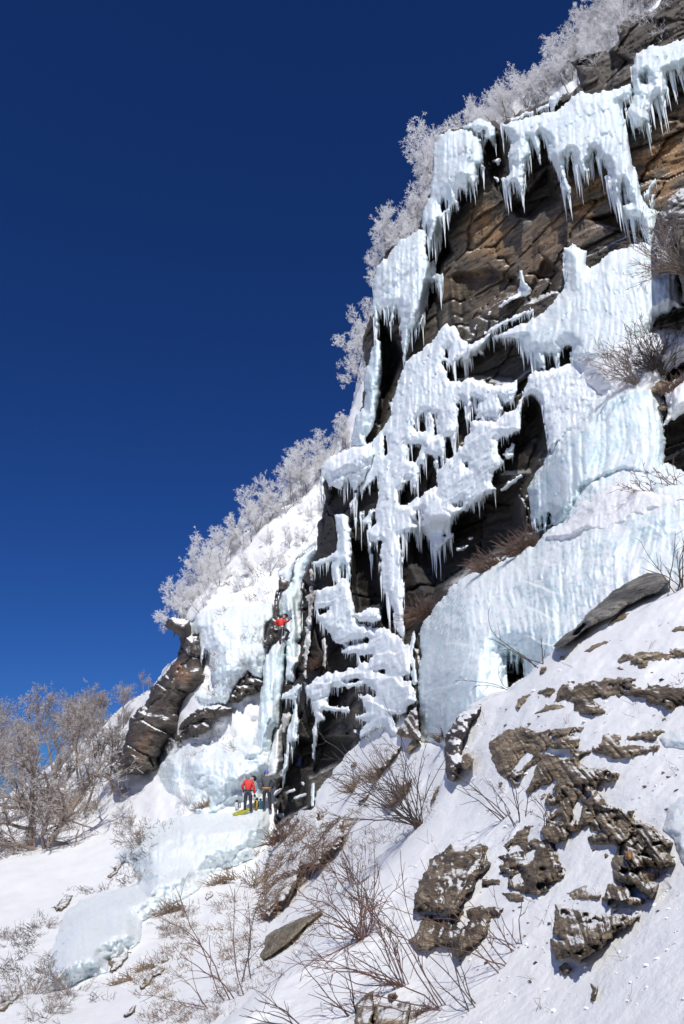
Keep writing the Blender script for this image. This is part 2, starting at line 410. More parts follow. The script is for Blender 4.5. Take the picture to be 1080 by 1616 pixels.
D_cliff = TPS([(1300,0,25),(1300,500,19),(1300,900,13),(1080,-100,28),(1080,0,27.5),(1080,200,25),(1080,400,22.5),(1080,600,20),(1080,800,17.5),(1080,950,15.5),
    (900,100,31),(760,190,35),(700,250,37),(600,450,41),(560,600,43.5),(520,760,43.5),(480,900,42.5),(440,1100,41.5),(440,1200,38.5),(440,1320,36),(480,1290,35.5),
    (900,300,28.5),(800,400,31.5),(700,500,34.5),(620,600,39),(700,700,31.5),(800,600,28),(900,500,25.2),(1000,450,23.2),(900,700,22.5),(800,850,25),(700,900,28.5),
    (600,900,34),(640,1000,30),(560,1050,35),(500,1200,37.5),(620,1150,27),(700,1150,21.5),(850,850,22),(800,1000,20),(700,1050,22.5),(950,950,17.5),(560,1300,28),(900,1200,17)])
D_near = TPS([(1300,760,15),(1080,905,12.5),(1000,945,13.2),(880,1020,14.2),(800,1085,15),(720,1150,16),(705,1230,15.2),(660,1310,13.8),(560,1400,12.6),(470,1500,11.2),(340,1620,9.6),(250,1750,8.2),
    (1080,1100,9.2),(900,1150,10.8),(800,1250,11.6),(1080,1300,7.2),(900,1350,8.6),(700,1400,10.4),(1080,1500,5.6),(900,1550,6.6),(700,1616,7.6),(500,1616,8.6),(1080,1616,4.8),(1300,1200,6.6),(1300,1616,4.0),(1300,1800,3.2),(700,1800,5.6),(900,1750,5.0)])

def back_depth(X, Y):
    return D_back(X, Y)
G_OUT = np.array([(-700,1480),(-300,1330),(0,1262),(60,1225),(110,1180),(170,1135),(205,1104),(236,1088),(250,1067),(264,1048),(285,1036),(296,1005),(280,978),(292,935),(350,872),(430,800),(490,738),(540,690),(556,640),(572,560),(590,470),(625,390),(672,310),(705,225),(780,185),
    (860,120),(915,70),(960,20),(1040,-60),(1200,-260),(1500,-400),(1600,1900),(-700,1900)], float)
CLIFF = pg('P',[432,1330,432,1277,435,1237,440,1228,449,1218,446,1188,446,1150], 'R',[420,1400,440,1240,452,1130,545,1070,535,1000,580,950,560,900,590,820,585,720,595,600,590,480,585,300,612,215,650,150,655,100,700,60],
    'F',[700,490,720,420,740,330,725,300,715,260,712,220,740,185,790,150,850,115,860,60,880,20], 'P',[570,640,578,600,572,540,590,480,592,430,610,395,660,362,672,320,683,290,684,240,700,205,745,195,780,190],
    'A',[300,530,380,470,470,440,540,400,600,390,640,360,620,290,600,265,640,240,700,225,760,215,800,170,790,110,830,80,900,50,960,40,985,0,1010,-60], 'P',[1150,-200,1500,-260,1500,1250,900,1330,640,1300,560,1340,480,1360,425,1420])
N_OUT = pg('P',[1700,500,1300,760,1080,900,1058,922,1000,945,950,965,925,990,880,1022,850,1047,830,1067,800,1087,770,1097,742,1112,727,1135,712,1158,706,1180,703,1215,692,1250,668,1300,642,1335,605,1370,560,1402,520,1442,470,1502,430,1542,380,1587,335,1625,250,1720,200,1830,1700,1830])
MID = pg('P',[330,1400,415,1345,432,1319,447,1304,465,1292,485,1281,497,1270,502,1248,520,1225,531,1212,540,1196,570,1168,584,1151,607,1118,640,1112,652,1150,668,1172,690,1172,740,1165,780,1200,780,1450,520,1720,260,1720,250,1600,300,1500])
def rock_relief(P, amp=1.0, seed=0, tilt=0.10, h=1.3, dirx=(0.65, -0.76)):
    """bedded, blocky rock: metres the face stands back"""
    u = P[:, 0] * dirx[0] + P[:, 1] * dirx[1]; z = P[:, 2]
    wv = fbm(u * 0.16, z * 0.16, None, 3, seed + 3) * 1.8
    s = z + tilt * u + wv
    f = (s / h + 0.6 * fbm(u * 0.4, z * 0.5, None, 3, seed + 5)) % 1.0
    led = (1 - np.clip(f / 0.86, 0, 1)) * 0.32 + sstep(0.86, 1.0, f) * 0.32
    f1, f2, idv = worley(u / 3.6 + 0.35 * fbm(u * 0.8, z * 0.8, None, 3, seed + 9), s / 2.3, seed + 7)
    blk = idv * 0.75 + 0.4 * (1 - sstep(0.0, 0.07, f2 - f1))
    g1, g2, idw = worley(u / 0.7 + 3, s / 0.30, seed + 17)
    sm = idw * 0.10 + 0.06 * (1 - sstep(0, 0.12, g2 - g1))
    big = fbm(u * 0.22, z * 0.22, P[:, 1] * 0.1, 4, seed + 11) * 1.1
    fine = fbm(u * 1.6, s * 6.0, None, 5, seed + 13, .6) * 0.22
    return amp * (led + blk + sm + big + fine)
# places where the face is undercut (metres further back) or stands forward
PUSH = [
    (pg('D',[620,290,640,240,700,200,790,130,900,140,950,190,1040,260,960,300,900,350,700,330,650,340]), 1.3, 14),
    (pg('E',[80,300,200,220,380,120,440,100,400,230,450,380,350,480,200,545,80,630,0,700,-60,600,-110,500,-100,300]), 2.2, 30),
    (pg('G',[408,20,560,100,590,300,650,430,665,565,580,530,590,430,440,470,410,300]), 2.0, 10),
    (pg('G',[130,250,220,300,210,420,200,600,170,700,130,800,120,500]), 1.5, 8),
    (pg('P',[590,470,640,560,660,520,690,480,700,420,720,400,690,330,660,480,640,560,600,690,590,660,600,560]), 2.2, 12),
    (pg('K',[180,500,170,330,200,240,290,100,300,0,420,0,640,0,540,160,370,240,370,380]), 1.6, 12),
    (pg('A',[200,600,300,560,330,700,310,800,380,850,500,700,560,850,430,960,370,940,250,780]), 1.5, 12),
    (pg('A',[800,830,880,960,880,1040,820,1000,640,930,760,900]), 1.3, 10),
    (pg('C',[80,190,260,160,420,230,470,130,430,60,560,180,540,280,440,330,330,300,200,380,180,470,100,400]), 1.0, 14),
    (pg('A',[610,260,750,200,870,260,740,380,690,300,620,290]), 1.2, 8),
    (pg('C',[290,910,380,860,420,715,480,780,495,900,440,1050,290,1060]), 0.8, 10),
]
def cliff_smooth(X, Y):
    D = D_cliff(X, Y)
    for poly, m, wd in PUSH:
        b = (X > poly[:, 0].min()) & (X < poly[:, 0].max()) & (Y > poly[:, 1].min()) & (Y < poly[:, 1].max())
        if b.any():
            D = D.copy(); D[b] += m * sstep(0, wd, psdf(poly, X[b], Y[b]))
    return D
def cliff_depth(X, Y, S):
    D = cliff_smooth(X, Y)
    P = place(X, Y, D)
    R = rock_relief(P, 1.0, 2)
    e = np.clip(S / 14.0, 0, 1)
    return D + 0.15 + R + 1.3 * (1 - np.sqrt(1 - (1 - e) ** 2))
def rough_edge(sd, X, Y, amp=3.0, freq=0.12, seed=1, o=3):
    return sd + (fbm(X * freq, Y * freq, None, o, seed) - 0.5) * 2 * amp
def cliff_sdf(X, Y):
    return rough_edge(psdf(CLIFF, X, Y), X, Y, 4.0, 0.10, 5)

OCHRE = [pg('B',[740,640,800,520,830,430,900,470,960,560,1050,620,1080,700,980,830,850,850,720,800,740,700]), pg('A',[450,980,560,880,600,760,760,780,860,950,760,1000,640,960,560,1010,470,1060]),
         pg('A',[850,640,900,620,990,500,1080,440,1180,420,1180,800,1000,870,930,880,880,760]), pg('A',[560,800,640,700,760,760,800,880,620,900])]
OCHRE2 = [pg('P',[690,420,780,400,890,300,980,280,1000,330,900,400,830,500,740,500,690,470])]
WALL_SHADE = [(PUSH[1][0], 1.0, 20), (PUSH[2][0], 1.0, 8), (PUSH[3][0], 1.0, 6), (PUSH[4][0], 1.0, 8), (PUSH[0][0], 0.85, 10), (PUSH[5][0], 1.0, 8), (pg('D',[940,400,1000,390,1050,480,1060,600,1000,720,800,850,700,900,560,1080,700,1080,900,800,880,600,930,480]), .8, 10), (PUSH[6][0], 0.8, 8), (PUSH[7][0], 0.8, 8), (PUSH[8][0], 0.35, 14),
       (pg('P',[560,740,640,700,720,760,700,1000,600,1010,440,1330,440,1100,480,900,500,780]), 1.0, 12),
       (pg('A',[200,560,340,560,330,760,250,760]), 0.5, 10)]  # traced dark walls: their shade is painted into the rock colour

def build_cliff():
    V, F, X, Y, S, fr = relief(cliff_sdf, cliff_depth, (425, 1400, -210, 1420), 2.2, 4.0, lambda X, Y: (psdf(N_OUT, X, Y) < 70) & (psdf(MID, X, Y) < 60))
    och = np.zeros(len(X)); wet_shade = np.zeros(len(X))
    for p in OCHRE: och = np.maximum(och, sstep(-10, 22, psdf(p, X, Y)))
    for p in OCHRE2: och = np.maximum(och, 0.35 * sstep(-10, 22, psdf(p, X, Y)))
    for p, a, wd in WALL_SHADE: wet_shade = np.maximum(wet_shade, a * sstep(-4, wd, psdf(p, X, Y) + 16 * (fbm(X * .05, Y * .02, None, 3, 3) - .5)))
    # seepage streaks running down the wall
    wet_shade = np.maximum(wet_shade, 0.8 * sstep(0.62, 0.72, fbm(X * 0.09, Y * 0.006, None, 3, 21)) * sstep(0.35, 0.6, fbm(X * .02, Y * .02, None, 2, 8)))
    c = centre(V)
    me = mesh_np('cliff', V - c, F, M['cliff'], dict(ochre=och, wet_shade=wet_shade))
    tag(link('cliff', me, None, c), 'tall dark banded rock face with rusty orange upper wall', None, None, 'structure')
build_cliff()

def snow_lumps(P, seed=0, a=1.0):
    x, y, z = P[..., 0], P[..., 1], P[..., 2]
    r = fbm(x * 0.25, y * 0.25, z * 0.25, 4, seed) * 1.0
    # wind ripples running down the slope
    q = fbm(x * 0.5 + y * 0.3, (z - x * 0.6) * 2.2, None, 4, seed + 5) * 0.16
    return a * (r + q)
def back_surface(X, Y):
    D = back_depth(X, Y); P = place(X, Y, D)
    x, y, z = P[:, 0] if P.ndim == 2 else P[..., 0], P[..., 1], P[..., 2]
    m = (fbm(x * .9, z * .9, y * .4, 4, 73) - .5) * 0.75 * np.clip(D / 40, .3, 1.1)
    return D + m + snow_lumps(P, 3, 1.0) - 0.4 + (fbm(X * .05, Y * .05, None, 4, 4) - .5) * D * 0.02
def build_back():
    sd = lambda X, Y: rough_edge(psdf(G_OUT, X, Y), X, Y, 3.0, 0.06, 9)
    def dep(X, Y, S):
        D = back_depth(X, Y); P = place(X, Y, D)
        e = np.clip(S / 40.0, 0, 1)
        return back_surface(X, Y) + 6 * (1 - np.sqrt(1 - (1 - e) ** 2))
    hide = psdf(CLIFF, *np.meshgrid([0], [0]))
    keep = lambda X, Y: (psdf(CLIFF, X, Y) < 70) & (psdf(N_OUT, X, Y) < 90) & ((psdf(MID, X, Y) < 90) | (X < 470))
    V, F, X, Y, S, fr = relief(sd, dep, (-690, 1580, -390, 1890), 3.0, 8.0, keep)
    c = centre(V)
    tag(link('snow_slope', mesh_np('snow_slope', V - c, F, M['snow']), None, c), None, None, None, 'structure')
build_back()

def near_depth(X, Y, S=None):
    D = D_near(X, Y); P = place(X, Y, D)
    x, y, z = P[:, 0], P[:, 1], P[:, 2]
    h = (fbm(x * 0.5, y * 0.5, z * 0.5, 4, 31) - 0.5) * 0.55
    q = (fbm(x * 0.9 + z * 0.5, (z - x * 0.8) * 3.2, None, 4, 35) - 0.5) * 0.24
    r = (fbm(x * 3, y * 3, z * 3, 5, 37, .65) - 0.5) * 0.13
    k = np.clip(D / 9.0, 0.5, 1.3)
    return D + (h + q + r) * k
def build_near():
    sd = lambda X, Y: rough_edge(psdf(N_OUT, X, Y), X, Y, 3.0, 0.05, 19)
    def dep(X, Y, S):
        e = np.clip(S / 26.0, 0, 1)
        return near_depth(X, Y) + 1.1 * (1 - np.sqrt(1 - (1 - e) ** 2))
    V, F, X, Y, S, fr = relief(sd, dep, (190, 1480, 520, 1820), 2.5, 3.0)
    c = centre(V)
    tag(link('near_snow_slope', mesh_np('near_snow_slope', V - c, F, M['snow']), None, c), None, None, None, 'structure')
build_near()

# the valley far below, reaching the horizon
def build_valley():
    n = 60; xs = np.linspace(-1, 1, n); xs = np.sign(xs) * np.abs(xs) ** 2 * 3000
    X, Y = np.meshgrid(xs, xs)
    Z = -70 + (fbm(X * .004, Y * .004, None, 4, 2) - .5) * 60
    V = np.stack([X, Y, Z], -1).reshape(-1, 3); i = np.arange(n * n).reshape(n, n)
    q = np.stack([i[:-1, :-1].ravel(), i[:-1, 1:].ravel(), i[1:, 1:].ravel(), i[1:, :-1].ravel()], 1)
    tag(link('valley_ground', mesh_np('valley_ground', V, q, M['snow'])), None, None, None, 'structure')
build_valley()

D_mid = TPS([(340,1500,31),(250,1600,24),(410,1420,30),(385,1500,24),(350,1620,14.5),(300,1750,11),(415,1345,36),(432,1317,36.3),(497,1273,34),(531,1212,34),(584,1151,30.5),(607,1118,29.5),(655,1160,24),(720,1160,19.5),(600,1250,25),(560,1350,23),(500,1400,25),(650,1330,17.5),(560,1450,17),(480,1500,17.5),(450,1560,15),(760,1250,17),(500,1650,11)])
def mid_depth(X, Y, S=None):
    D = D_mid(X, Y); P = place(X, Y, D)
    r = (fbm(P[:, 0] * 0.5, P[:, 1] * 0.5, P[:, 2] * 0.5, 4, 61) - 0.5) * 0.9 + (fbm(P[:, 0] * 2.2, P[:, 1] * 2.2, P[:, 2] * 2.2, 4, 63) - 0.5) * 0.3
    return D + r * np.clip(D / 25, .4, 1)
def build_mid():
    def dep(X, Y, S):
        e = np.clip(S / 14.0, 0, 1)
        return mid_depth(X, Y) + 0.8 * (1 - np.sqrt(1 - (1 - e) ** 2))
    V, F, X, Y, S, fr = relief(lambda X, Y: rough_edge(psdf(MID, X, Y), X, Y, 4.0, 0.08, 29), dep, (240, 800, 1090, 1730), 2.2, 2.0)
    c = centre(V)
    tag(link('middle_snow_slope', mesh_np('middle_snow_slope', V - c, F, M['snow_dirty']), None, c), None, None, None, 'structure')
build_mid()
# ------------------------------------------------------------ ice
def union(polys, X, Y):
    s = psdf(polys[0], X, Y)
    for p in polys[1:]: s = np.maximum(s, psdf(p, X, Y))
    return s
def cone_mesh(base, tips, r0, seeds, sides=6, rings=(0, .12, .3, .55, .8, 1.0)):
    """many icicles at once. base,tips (n,3) r0 (n,) -> V,F"""
    n = len(base); R = len(rings); a = np.arange(sides) / sides * 2 * np.pi
    prof = np.array([1.0, 0.9, 0.66, 0.42, 0.22, 0.03]) if R == 6 else np.linspace(1, 0.03, R)
    t = np.array(rings)
    wob = 0.12 * np.sin(seeds[:, None] * 37.0 + t[None] * 9.0)
    cen = base[:, None] + (tips - base)[:, None] * t[None, :, None]
    rad = r0[:, None] * prof[None] * (1 + 0.25 * np.sin(seeds[:, None] * 91 + t[None] * 23))
    cen[..., 0] += wob * r0[:, None]; cen[..., 1] += 0.5 * wob * r0[:, None]
    ph = seeds[:, None, None] * 6.28 + a[None, None]
    V = np.stack([cen[..., 0:1] + rad[..., None] * np.cos(ph), cen[..., 1:2] + rad[..., None] * np.sin(ph), np.repeat(cen[..., 2:3], sides, 2)], -1)
    idx = np.arange(n * R * sides).reshape(n, R, sides)
    A = idx[:, :-1]; B = idx[:, 1:]; A2 = np.roll(A, -1, 2); B2 = np.roll(B, -1, 2)
    return V.reshape(-1, 3), np.stack([A, B, B2, A2], -1).reshape(-1, 4)

def drape(u, z, w, h, seed):
    """rows of overlapping frozen tongues: thick and pointed at the lower end, fading upwards"""
    cu = u / w + 0.8 * vn(u * 0.7, z * 0.5, None, seed + 1); i = np.floor(cu); fu = cu - i - 0.5
    v = z / h + _hash(i, i * 0, i * 0, seed) * 3 + 0.5 * vn(u * 1.1, z * 0.7, None, seed + 2); r = np.floor(v); fv = v - r
    a = 0.4 + 0.6 * _hash(i, r, i * 0, seed + 3)
    hw = 0.08 + 0.5 * np.clip(fv * 2.2, 0, 1)
    return a * np.sqrt(np.maximum(1 - (fu / hw) ** 2, 0)) * (1 - 0.85 * fv) * sstep(0, 0.06, fv)
def ice_body(name, label, polys, mat='ice_white', cut=(), base='cliff', off=0.0, T=0.7, wpx=16, flute=0.10, ff=2.6, lump=0.06, lf=1.2, fr=None,
             edge=(2.5, 0.14), step=1.6, drp=0.15, soft=0.5, back=1.2, cat='icefall', group=None, seed=0, tongue=7.0, noedge=None, shape=None, top='ice_sheet', rip=0.0):
    """an icefall: swollen sheet with vertical flutes, and icicles hanging from its lower edges"""
    rs = np.random.RandomState(seed + 100)
    polys = [p if isinstance(p, np.ndarray) else pg(*p) for p in polys]; cut = [p if isinstance(p, np.ndarray) else pg(*p) for p in cut]
    A = np.concatenate(polys); bbox = (A[:, 0].min() - 8, A[:, 0].max() + 8, A[:, 1].min() - 8, A[:, 1].max() + 8)
    bbox = (max(bbox[0], -160), min(bbox[1], 1260), max(bbox[2], -160), min(bbox[3], 1740))
    def sd(X, Y):
        s = union(polys, X, Y)
        for c in cut: s = np.minimum(s, -psdf(c, X, Y))
        # drips: the rim wanders sideways quickly and up and down slowly
        s = rough_edge(s, X, Y, edge[0], edge[1], seed + 40, 4)
        s = s + tongue * (fbm(X * 0.2, Y * 0.014, None, 3, seed + 44) - 0.55)
        return s
    bd = {'cliff': cliff_smooth, 'back': back_surface, 'near': near_depth}[base] if isinstance(base, str) else base
    Dm = float(np.mean(bd(A[:, 0], A[:, 1])))
    def dep(X, Y, S):
        D = bd(X, Y); P = place(X, Y, D)
        u = (X - 540) / FPX * Dm + 0.6 * vn(X * .01, Y * .01, None, seed + 91); z = P[:, 2]; k = D / 28.0
        e = np.clip(S / wpx, 0, 1); e2 = np.clip(S / (wpx * 0.3), 0, 1)
        th = T * (soft * np.sqrt(np.maximum(1 - (1 - e2) ** 2, 0)) + (1 - soft) * e * e * (3 - 2 * e))
        rmp = 0.25 + 0.75 * e
        fl = np.sqrt(np.abs(vn(u * ff + 0.5 * vn(u, z * 0.5, None, seed + 2), z * 0.12, None, seed + 3) * 2 - 1)) * flute + np.sqrt(np.abs(vn(u * ff * 2.7, z * 0.2, None, seed + 4) * 2 - 1)) * flute * 0.6 + (vn(u * .6, z * .2, None, seed + 14) - .5) * flute * 3
        fm = sstep(.32, .68, fbm(u * .35, z * .3, None, 3, seed + 66)); fl = fl * (.35 + 1.1 * fm)
        step_ = ((z * .42 + fbm(u * .35, z * .2, None, 3, seed + 67) * 2.2) % 1.0); fl = fl + (sstep(0, .5, step_) - step_) * T * .16
        lm = (1 - billow(u * lf, z * lf * 0.8, None, 5, seed + 6)) * lump * 2.2 * (1.5 - 1.1 * fm)
        bg_ = fbm(u * 0.35, z * 0.35, None, 3, seed + 9) * T * 0.7
        st = (((z * 0.9 + fbm(u * 0.6, z * 0.3, None, 3, seed + 8) * 2.2) % 1.0) - 0.5) * rip
        dr = np.maximum(drape(u, z, 0.30, 1.9, seed + 70), 0.8 * drape(u + 0.13, z, 0.17, 1.1, seed + 75)) * drp if drp else 0
        fine = (fbm(u * 9, z * 2.2, None, 4, seed + 81, .7) - 0.5) * 0.17
        lm = lm + (1 - billow(u * lf * 3.3, z * lf * 2.6, None, 3, seed + 46)) * min(lump, .2) * .6
        d = D - 0.05 + off - th - (fl + lm + bg_ - 0.3 * T + st + dr + fine) * rmp * k
        if shape is not None: d = d + shape(X, Y, S)
        return d
    V, F, X, Y, S, front = relief(sd, dep, bbox, step, back)
    c = centre(V)
    e = empty(name, c); tag(e, label, cat, group)
    link(top, mesh_np(top, V - c, F, M[mat]), e)
    if fr:
        dens, lmin, lmax = fr[:3]
        # lower rim: inside here, outside just below
        f = front
        Xf, Yf = X[f], Y[f]; Sf = S[f]
        near_edge = (Sf < 3.5 * step)
        s2 = sd(Xf[near_edge], Yf[near_edge] + 2.6 * step)
        ii = np.nonzero(near_edge)[0][s2 < -0.2 * step]
        if noedge is not None and len(ii): ii = ii[~noedge(Xf[ii], Yf[ii])]
        if len(ii):
            rs.shuffle(ii)
            cx = np.unique((Xf[ii] / (1.0 / dens)).astype(int), return_index=True)
            # one icicle per little column and rim piece
            key = (Xf[ii] * dens).astype(int) * 4000 + (Yf[ii] / 9).astype(int)
            _, first = np.unique(key, return_index=True); ii = ii[first]
            Pb = V[:len(Xf)][ii]; n = len(ii)
            px_m = np.linalg.norm(Pb, axis=1) / FPX * 1.05
            grp = vn(Xf[ii] * 0.07, Yf[ii] * 0.02, None, seed + 60)
            gap = vn(Xf[ii] * 0.13, Yf[ii] * 0.05, None, seed + 61)
            L = (lmin + (lmax - lmin) * rs.rand(n) ** 3.0 * (0.3 + 1.3 * grp)) * px_m * np.where(gap > .42, 1, .35) * 1.15
            r0 = np.clip(L * 0.06, 0.7 * px_m, 2.4 * px_m) * (0.7 + 0.5 * rs.rand(n))
            b = Pb.copy(); b[:, 2] += 4.0 * px_m; b[:, 1] += 0.06
            tp = b.copy(); tp[:, 2] -= L + 4.0 * px_m; tp[:, 0] += (rs.rand(n) - .5) * 0.04 * L
            sdz = rs.rand(n)
            o = np.argsort(-L); big = o[:min(n, fr[3] if len(fr) > 3 else 14)]; big = big[L[big] > 14 * px_m[big]]
            rest = np.setdiff1d(o, big)
            for i in big:
                v, q = cone_mesh(np.zeros((1, 3)), (tp[i] - b[i])[None], r0[i:i + 1] * 1.1, sdz[i:i + 1])
                link('icicle', mesh_np('icicle', v, q, M[mat]), e, b[i] - c)
            if len(rest):
                v, q = cone_mesh(b[rest] - c, tp[rest] - c, r0[rest], sdz[rest])
                r = link('icicle_fringe', mesh_np('icicle_fringe', v, q, M[mat]), e); r['kind'] = 'stuff'
    return e

# --- upper wall
ice_body('icefall', 'curtain of white icicles hanging over the lip, highest and farthest right',
    [['A',[880,230,930,195,1000,190,1080,165,1200,140,1200,300,1085,285,1060,325,1040,300,1012,315,1018,380,1004,405,1003,478,985,440,968,415,945,440,928,475,938,545,918,520,884,548,850,500,828,470,860,440,872,400,862,330,858,290]]],
    'ice_pale', cut=[['A',[900,325,912,320,918,350,905,355]]], T=.8, wpx=16, fr=(0.6, 6, 44), group='icefalls on the cliff', seed=1, flute=.2, off=-.2)
ice_body('icefall', 'widest icefall of the cliff top, tapering into a long twisted column at its right end',
    [['A',[300,530,370,510,430,495,480,480,540,468,580,440,600,410,650,390,690,398,740,385,800,370,858,353,862,400,850,420,812,440,822,500,835,560,850,640,870,720,890,790,905,850,935,890,978,905,960,940,963,975,945,1000,952,1048,925,1035,905,990,882,935,850,925,840,945,815,930,808,880,850,860,832,820,815,785,806,842,780,825,762,780,757,720,735,685,715,690,700,650,692,660,675,690,662,765,645,750,630,715,612,700,597,655,588,705,573,675,576,740,600,805,590,842,570,800,550,750,530,710,505,660,498,600,470,580,470,690,458,695,448,640,425,600,432,655,412,690,402,740,396,835,370,800,345,780,325,805,312,760,332,740,345,700,335,650,345,600,325,560]],
     ['A',[915,830,935,780,972,750,960,785,940,800,935,850]], ['A',[930,860,945,830,962,824,950,850,948,880]]],
    'ice_pale', T=.7, wpx=14, fr=(0.7, 6, 46, 30), group='icefalls on the cliff', seed=2, flute=.22, off=-.15, edge=(2.5, .16))
ice_body('icefall', 'rounded hanging icefall on the left corner of the upper wall, ragged below',
    [['B',[600,170,625,120,680,90,740,85,790,90,822,108,850,120,856,150,868,200,876,325,855,290,840,300,845,360,825,425,800,400,785,465,770,430,745,440,737,550,715,520,700,520,690,555,660,570,640,600,633,780,615,740,600,700,580,730,570,755,562,690,560,640,545,660,528,640,530,560,550,510,572,470,568,430,590,360,598,250]]],
    'ice_pale', cut=[['B',[635,490,650,470,672,500,665,540,640,560,632,540]]], T=1.1, wpx=26, fr=(0.7, 6, 46), group='icefalls on the cliff', seed=3, flute=.24, off=-.3)
ice_body('ice_mushroom', 'small mushroom of pale ice with short icicles beside the rounded hanging icefall',
    [['B',[765,75,800,45,835,28,870,25,915,40,935,80,940,185,925,165,905,150,880,172,862,182,880,140,875,100,850,105,800,92]]], 'ice_pale', T=.9, wpx=16, fr=(0.4, 5, 18), seed=4, off=-.6, cat='ice')
ice_body('ice_patch', 'tiny white ice patch on the dark rock below the ice mushroom', [['B',[915,262,950,250,985,262,960,275,957,310,945,280]]], 'ice_rough', T=.3, wpx=6, cat='ice', seed=5)
ice_body('ice_patch', 'tiny frozen drip between the ice mushroom and the widest icefall', [['B',[940,358,965,360,968,385,955,392]]], 'ice_rough', T=.3, wpx=6, cat='ice', seed=6)
ice_body('icicle_row', 'short icicle row under the bushes above the widest icefall',
    [['A',[500,420,530,395,556,390,555,415,535,440,520,475,512,445]], ['A',[330,520,380,490,450,465,500,440,500,455,460,480,440,470,430,500,410,480,380,515,350,515]]], 'ice_rough', T=.35, wpx=8, fr=(0.5, 5, 15), seed=7, cat='ice', off=-.2)
ice_body('icefall', 'sloping white icefall with a long point on the left skyline, under frosted trees',
    [['B',[270,860,290,830,320,815,350,770,400,720,450,690,500,665,540,650,552,680,546,760,560,830,600,830,610,870,600,900,640,910,642,985,620,990,600,960,585,1005,572,980,565,1045], 'D',[515,20,495,75,480,130,470,100,455,110,445,180,430,248,418,200,412,60,400,10,390,40,372,100,365,15,345,20,330,60,312,125,300,110,290,0,300,-110]]],
    'ice_pale', T=.9, wpx=18, fr=(0.7, 6, 46), group='icefalls on the cliff', seed=8, flute=.22, off=-.3)
ice_body('ice_column', 'thin pale blue ice column standing in the corner below the skyline icefall',
    [['D',[298,132,330,155,336,250,325,400,310,480,290,530,270,560,265,612,203,605,208,520,225,460,255,440,258,380,250,330,255,280,275,260,290,200]]],
    'ice_blue', T=1.0, wpx=16, seed=9, flute=.2, off=-.2, group='icefalls on the cliff')
ice_body('snow_capped_block', 'snow-capped block under the thin ice column, ice dripping from its left side',
    [['D',[72,690,110,650,200,605,290,585,310,640,285,700,215,810,190,740,160,790,110,780,88,740,78,850,64,790]]], 'ice_rough', T=1.1, wpx=22, fr=(0.4, 5, 26), seed=10, off=-.1, cat='snow', flute=.05, lump=.12, rip=.25)
# --- the branching ice of the middle wall
NETL = ['D',[430,240,480,210,540,160,575,110,610,82,645,95,665,130,690,160,706,185,690,235,655,238,632,268,610,262,600,225,585,250,612,290,610,312,650,335,700,315,760,325,830,345,880,330,912,318,905,370,888,415,860,425,835,400,848,445,812,500,782,480,742,490,725,500,740,440,745,410,715,400,700,500,690,490,690,420,670,400,655,430,650,560,640,612,630,560,610,570,600,665,588,690,575,650,562,700,548,640,530,640,520,680,490,685,486,745,468,785,452,740,440,765,420,800,408,800,412,850,470,840,560,778,640,900,640,940,602,985,640,985,560,1057,540,1040,530,990,500,970,440,980,415,1000],
        'G',[690,20,700,90,712,95,705,300,710,345,717,605,690,590,665,560,662,480,650,420,635,400,620,370,600,330,590,290,577,200,580,60,510,40],
        'D',[290,1080,282,1040,270,980,212,962,240,940,290,870,215,922,200,850,256,760,250,700,280,640,290,580,350,512,372,470,385,400,405,300]]
NETH = [['D',[480,492,520,460,532,500,522,540,482,542,470,520]], ['D',[550,470,566,468,572,550,556,562]], ['D',[448,600,500,600,490,640,470,668,445,662]],
        ['D',[200,865,250,790,312,738,316,820,295,880,245,890,205,930]], ['D',[480,880,510,875,512,915,480,925]], ['D',[600,190,615,185,616,235,602,230]],
        ['D',[205,970,240,935,272,940,300,885,305,935,285,960,230,975,205,1085,198,1085]], ['D',[345,560,360,570,362,625,346,640]]]
NETU = [['D',[205,955,240,925,265,915,295,945,325,940,330,1000,320,1020,285,1050,270,985,240,960]]]
ice_body('icefall', 'branching white icefall down the middle of the wall, full of dark rock windows', [NETL], 'ice_rough', cut=NETH, T=.24, wpx=9, fr=(0.75, 4, 40, 50), seed=11,
    flute=.1, lump=.09, lf=2.1, drp=.2, group='icefalls on the cliff', edge=(3.2, .13), off=-.1)
FLOW = ['C',[402,640,442,610,520,598,590,572,640,520,760,470,860,430,1000,560,900,620,790,690,740,745,680,800,620,860,562,910,520,960,502,930,492,850,482,800,466,735,420,712], 'D',[940,405,930,480,925,532,890,560,870,572,850,560,826,580,830,640,850,668,872,618,908,588,900,612,862,650,850,690,828,705,810,722,800,760,826,792,780,822,720,850,700,882,640,902,600,905,555,935,470,845,560,772,565,710,590,682,640,632,680,590,710,540,705,500,760,495,812,500,862,460,900,440,925,400,938,360,950,320]]
ice_body('icefall', 'broad lumpy white ice flow descending leftwards beside the branching icefall', [FLOW], 'ice_rough', cut=[['D',[636,850,668,840,668,862,640,866]],['D',[684,675,696,672,698,700,686,700]]],
    T=.3, wpx=11, fr=(0.6, 4, 22, 14), seed=12, flute=.05, lump=.13, lf=1.7, drp=.12, group='icefalls on the cliff', rip=.22, off=-.05, edge=(3.2, .1))
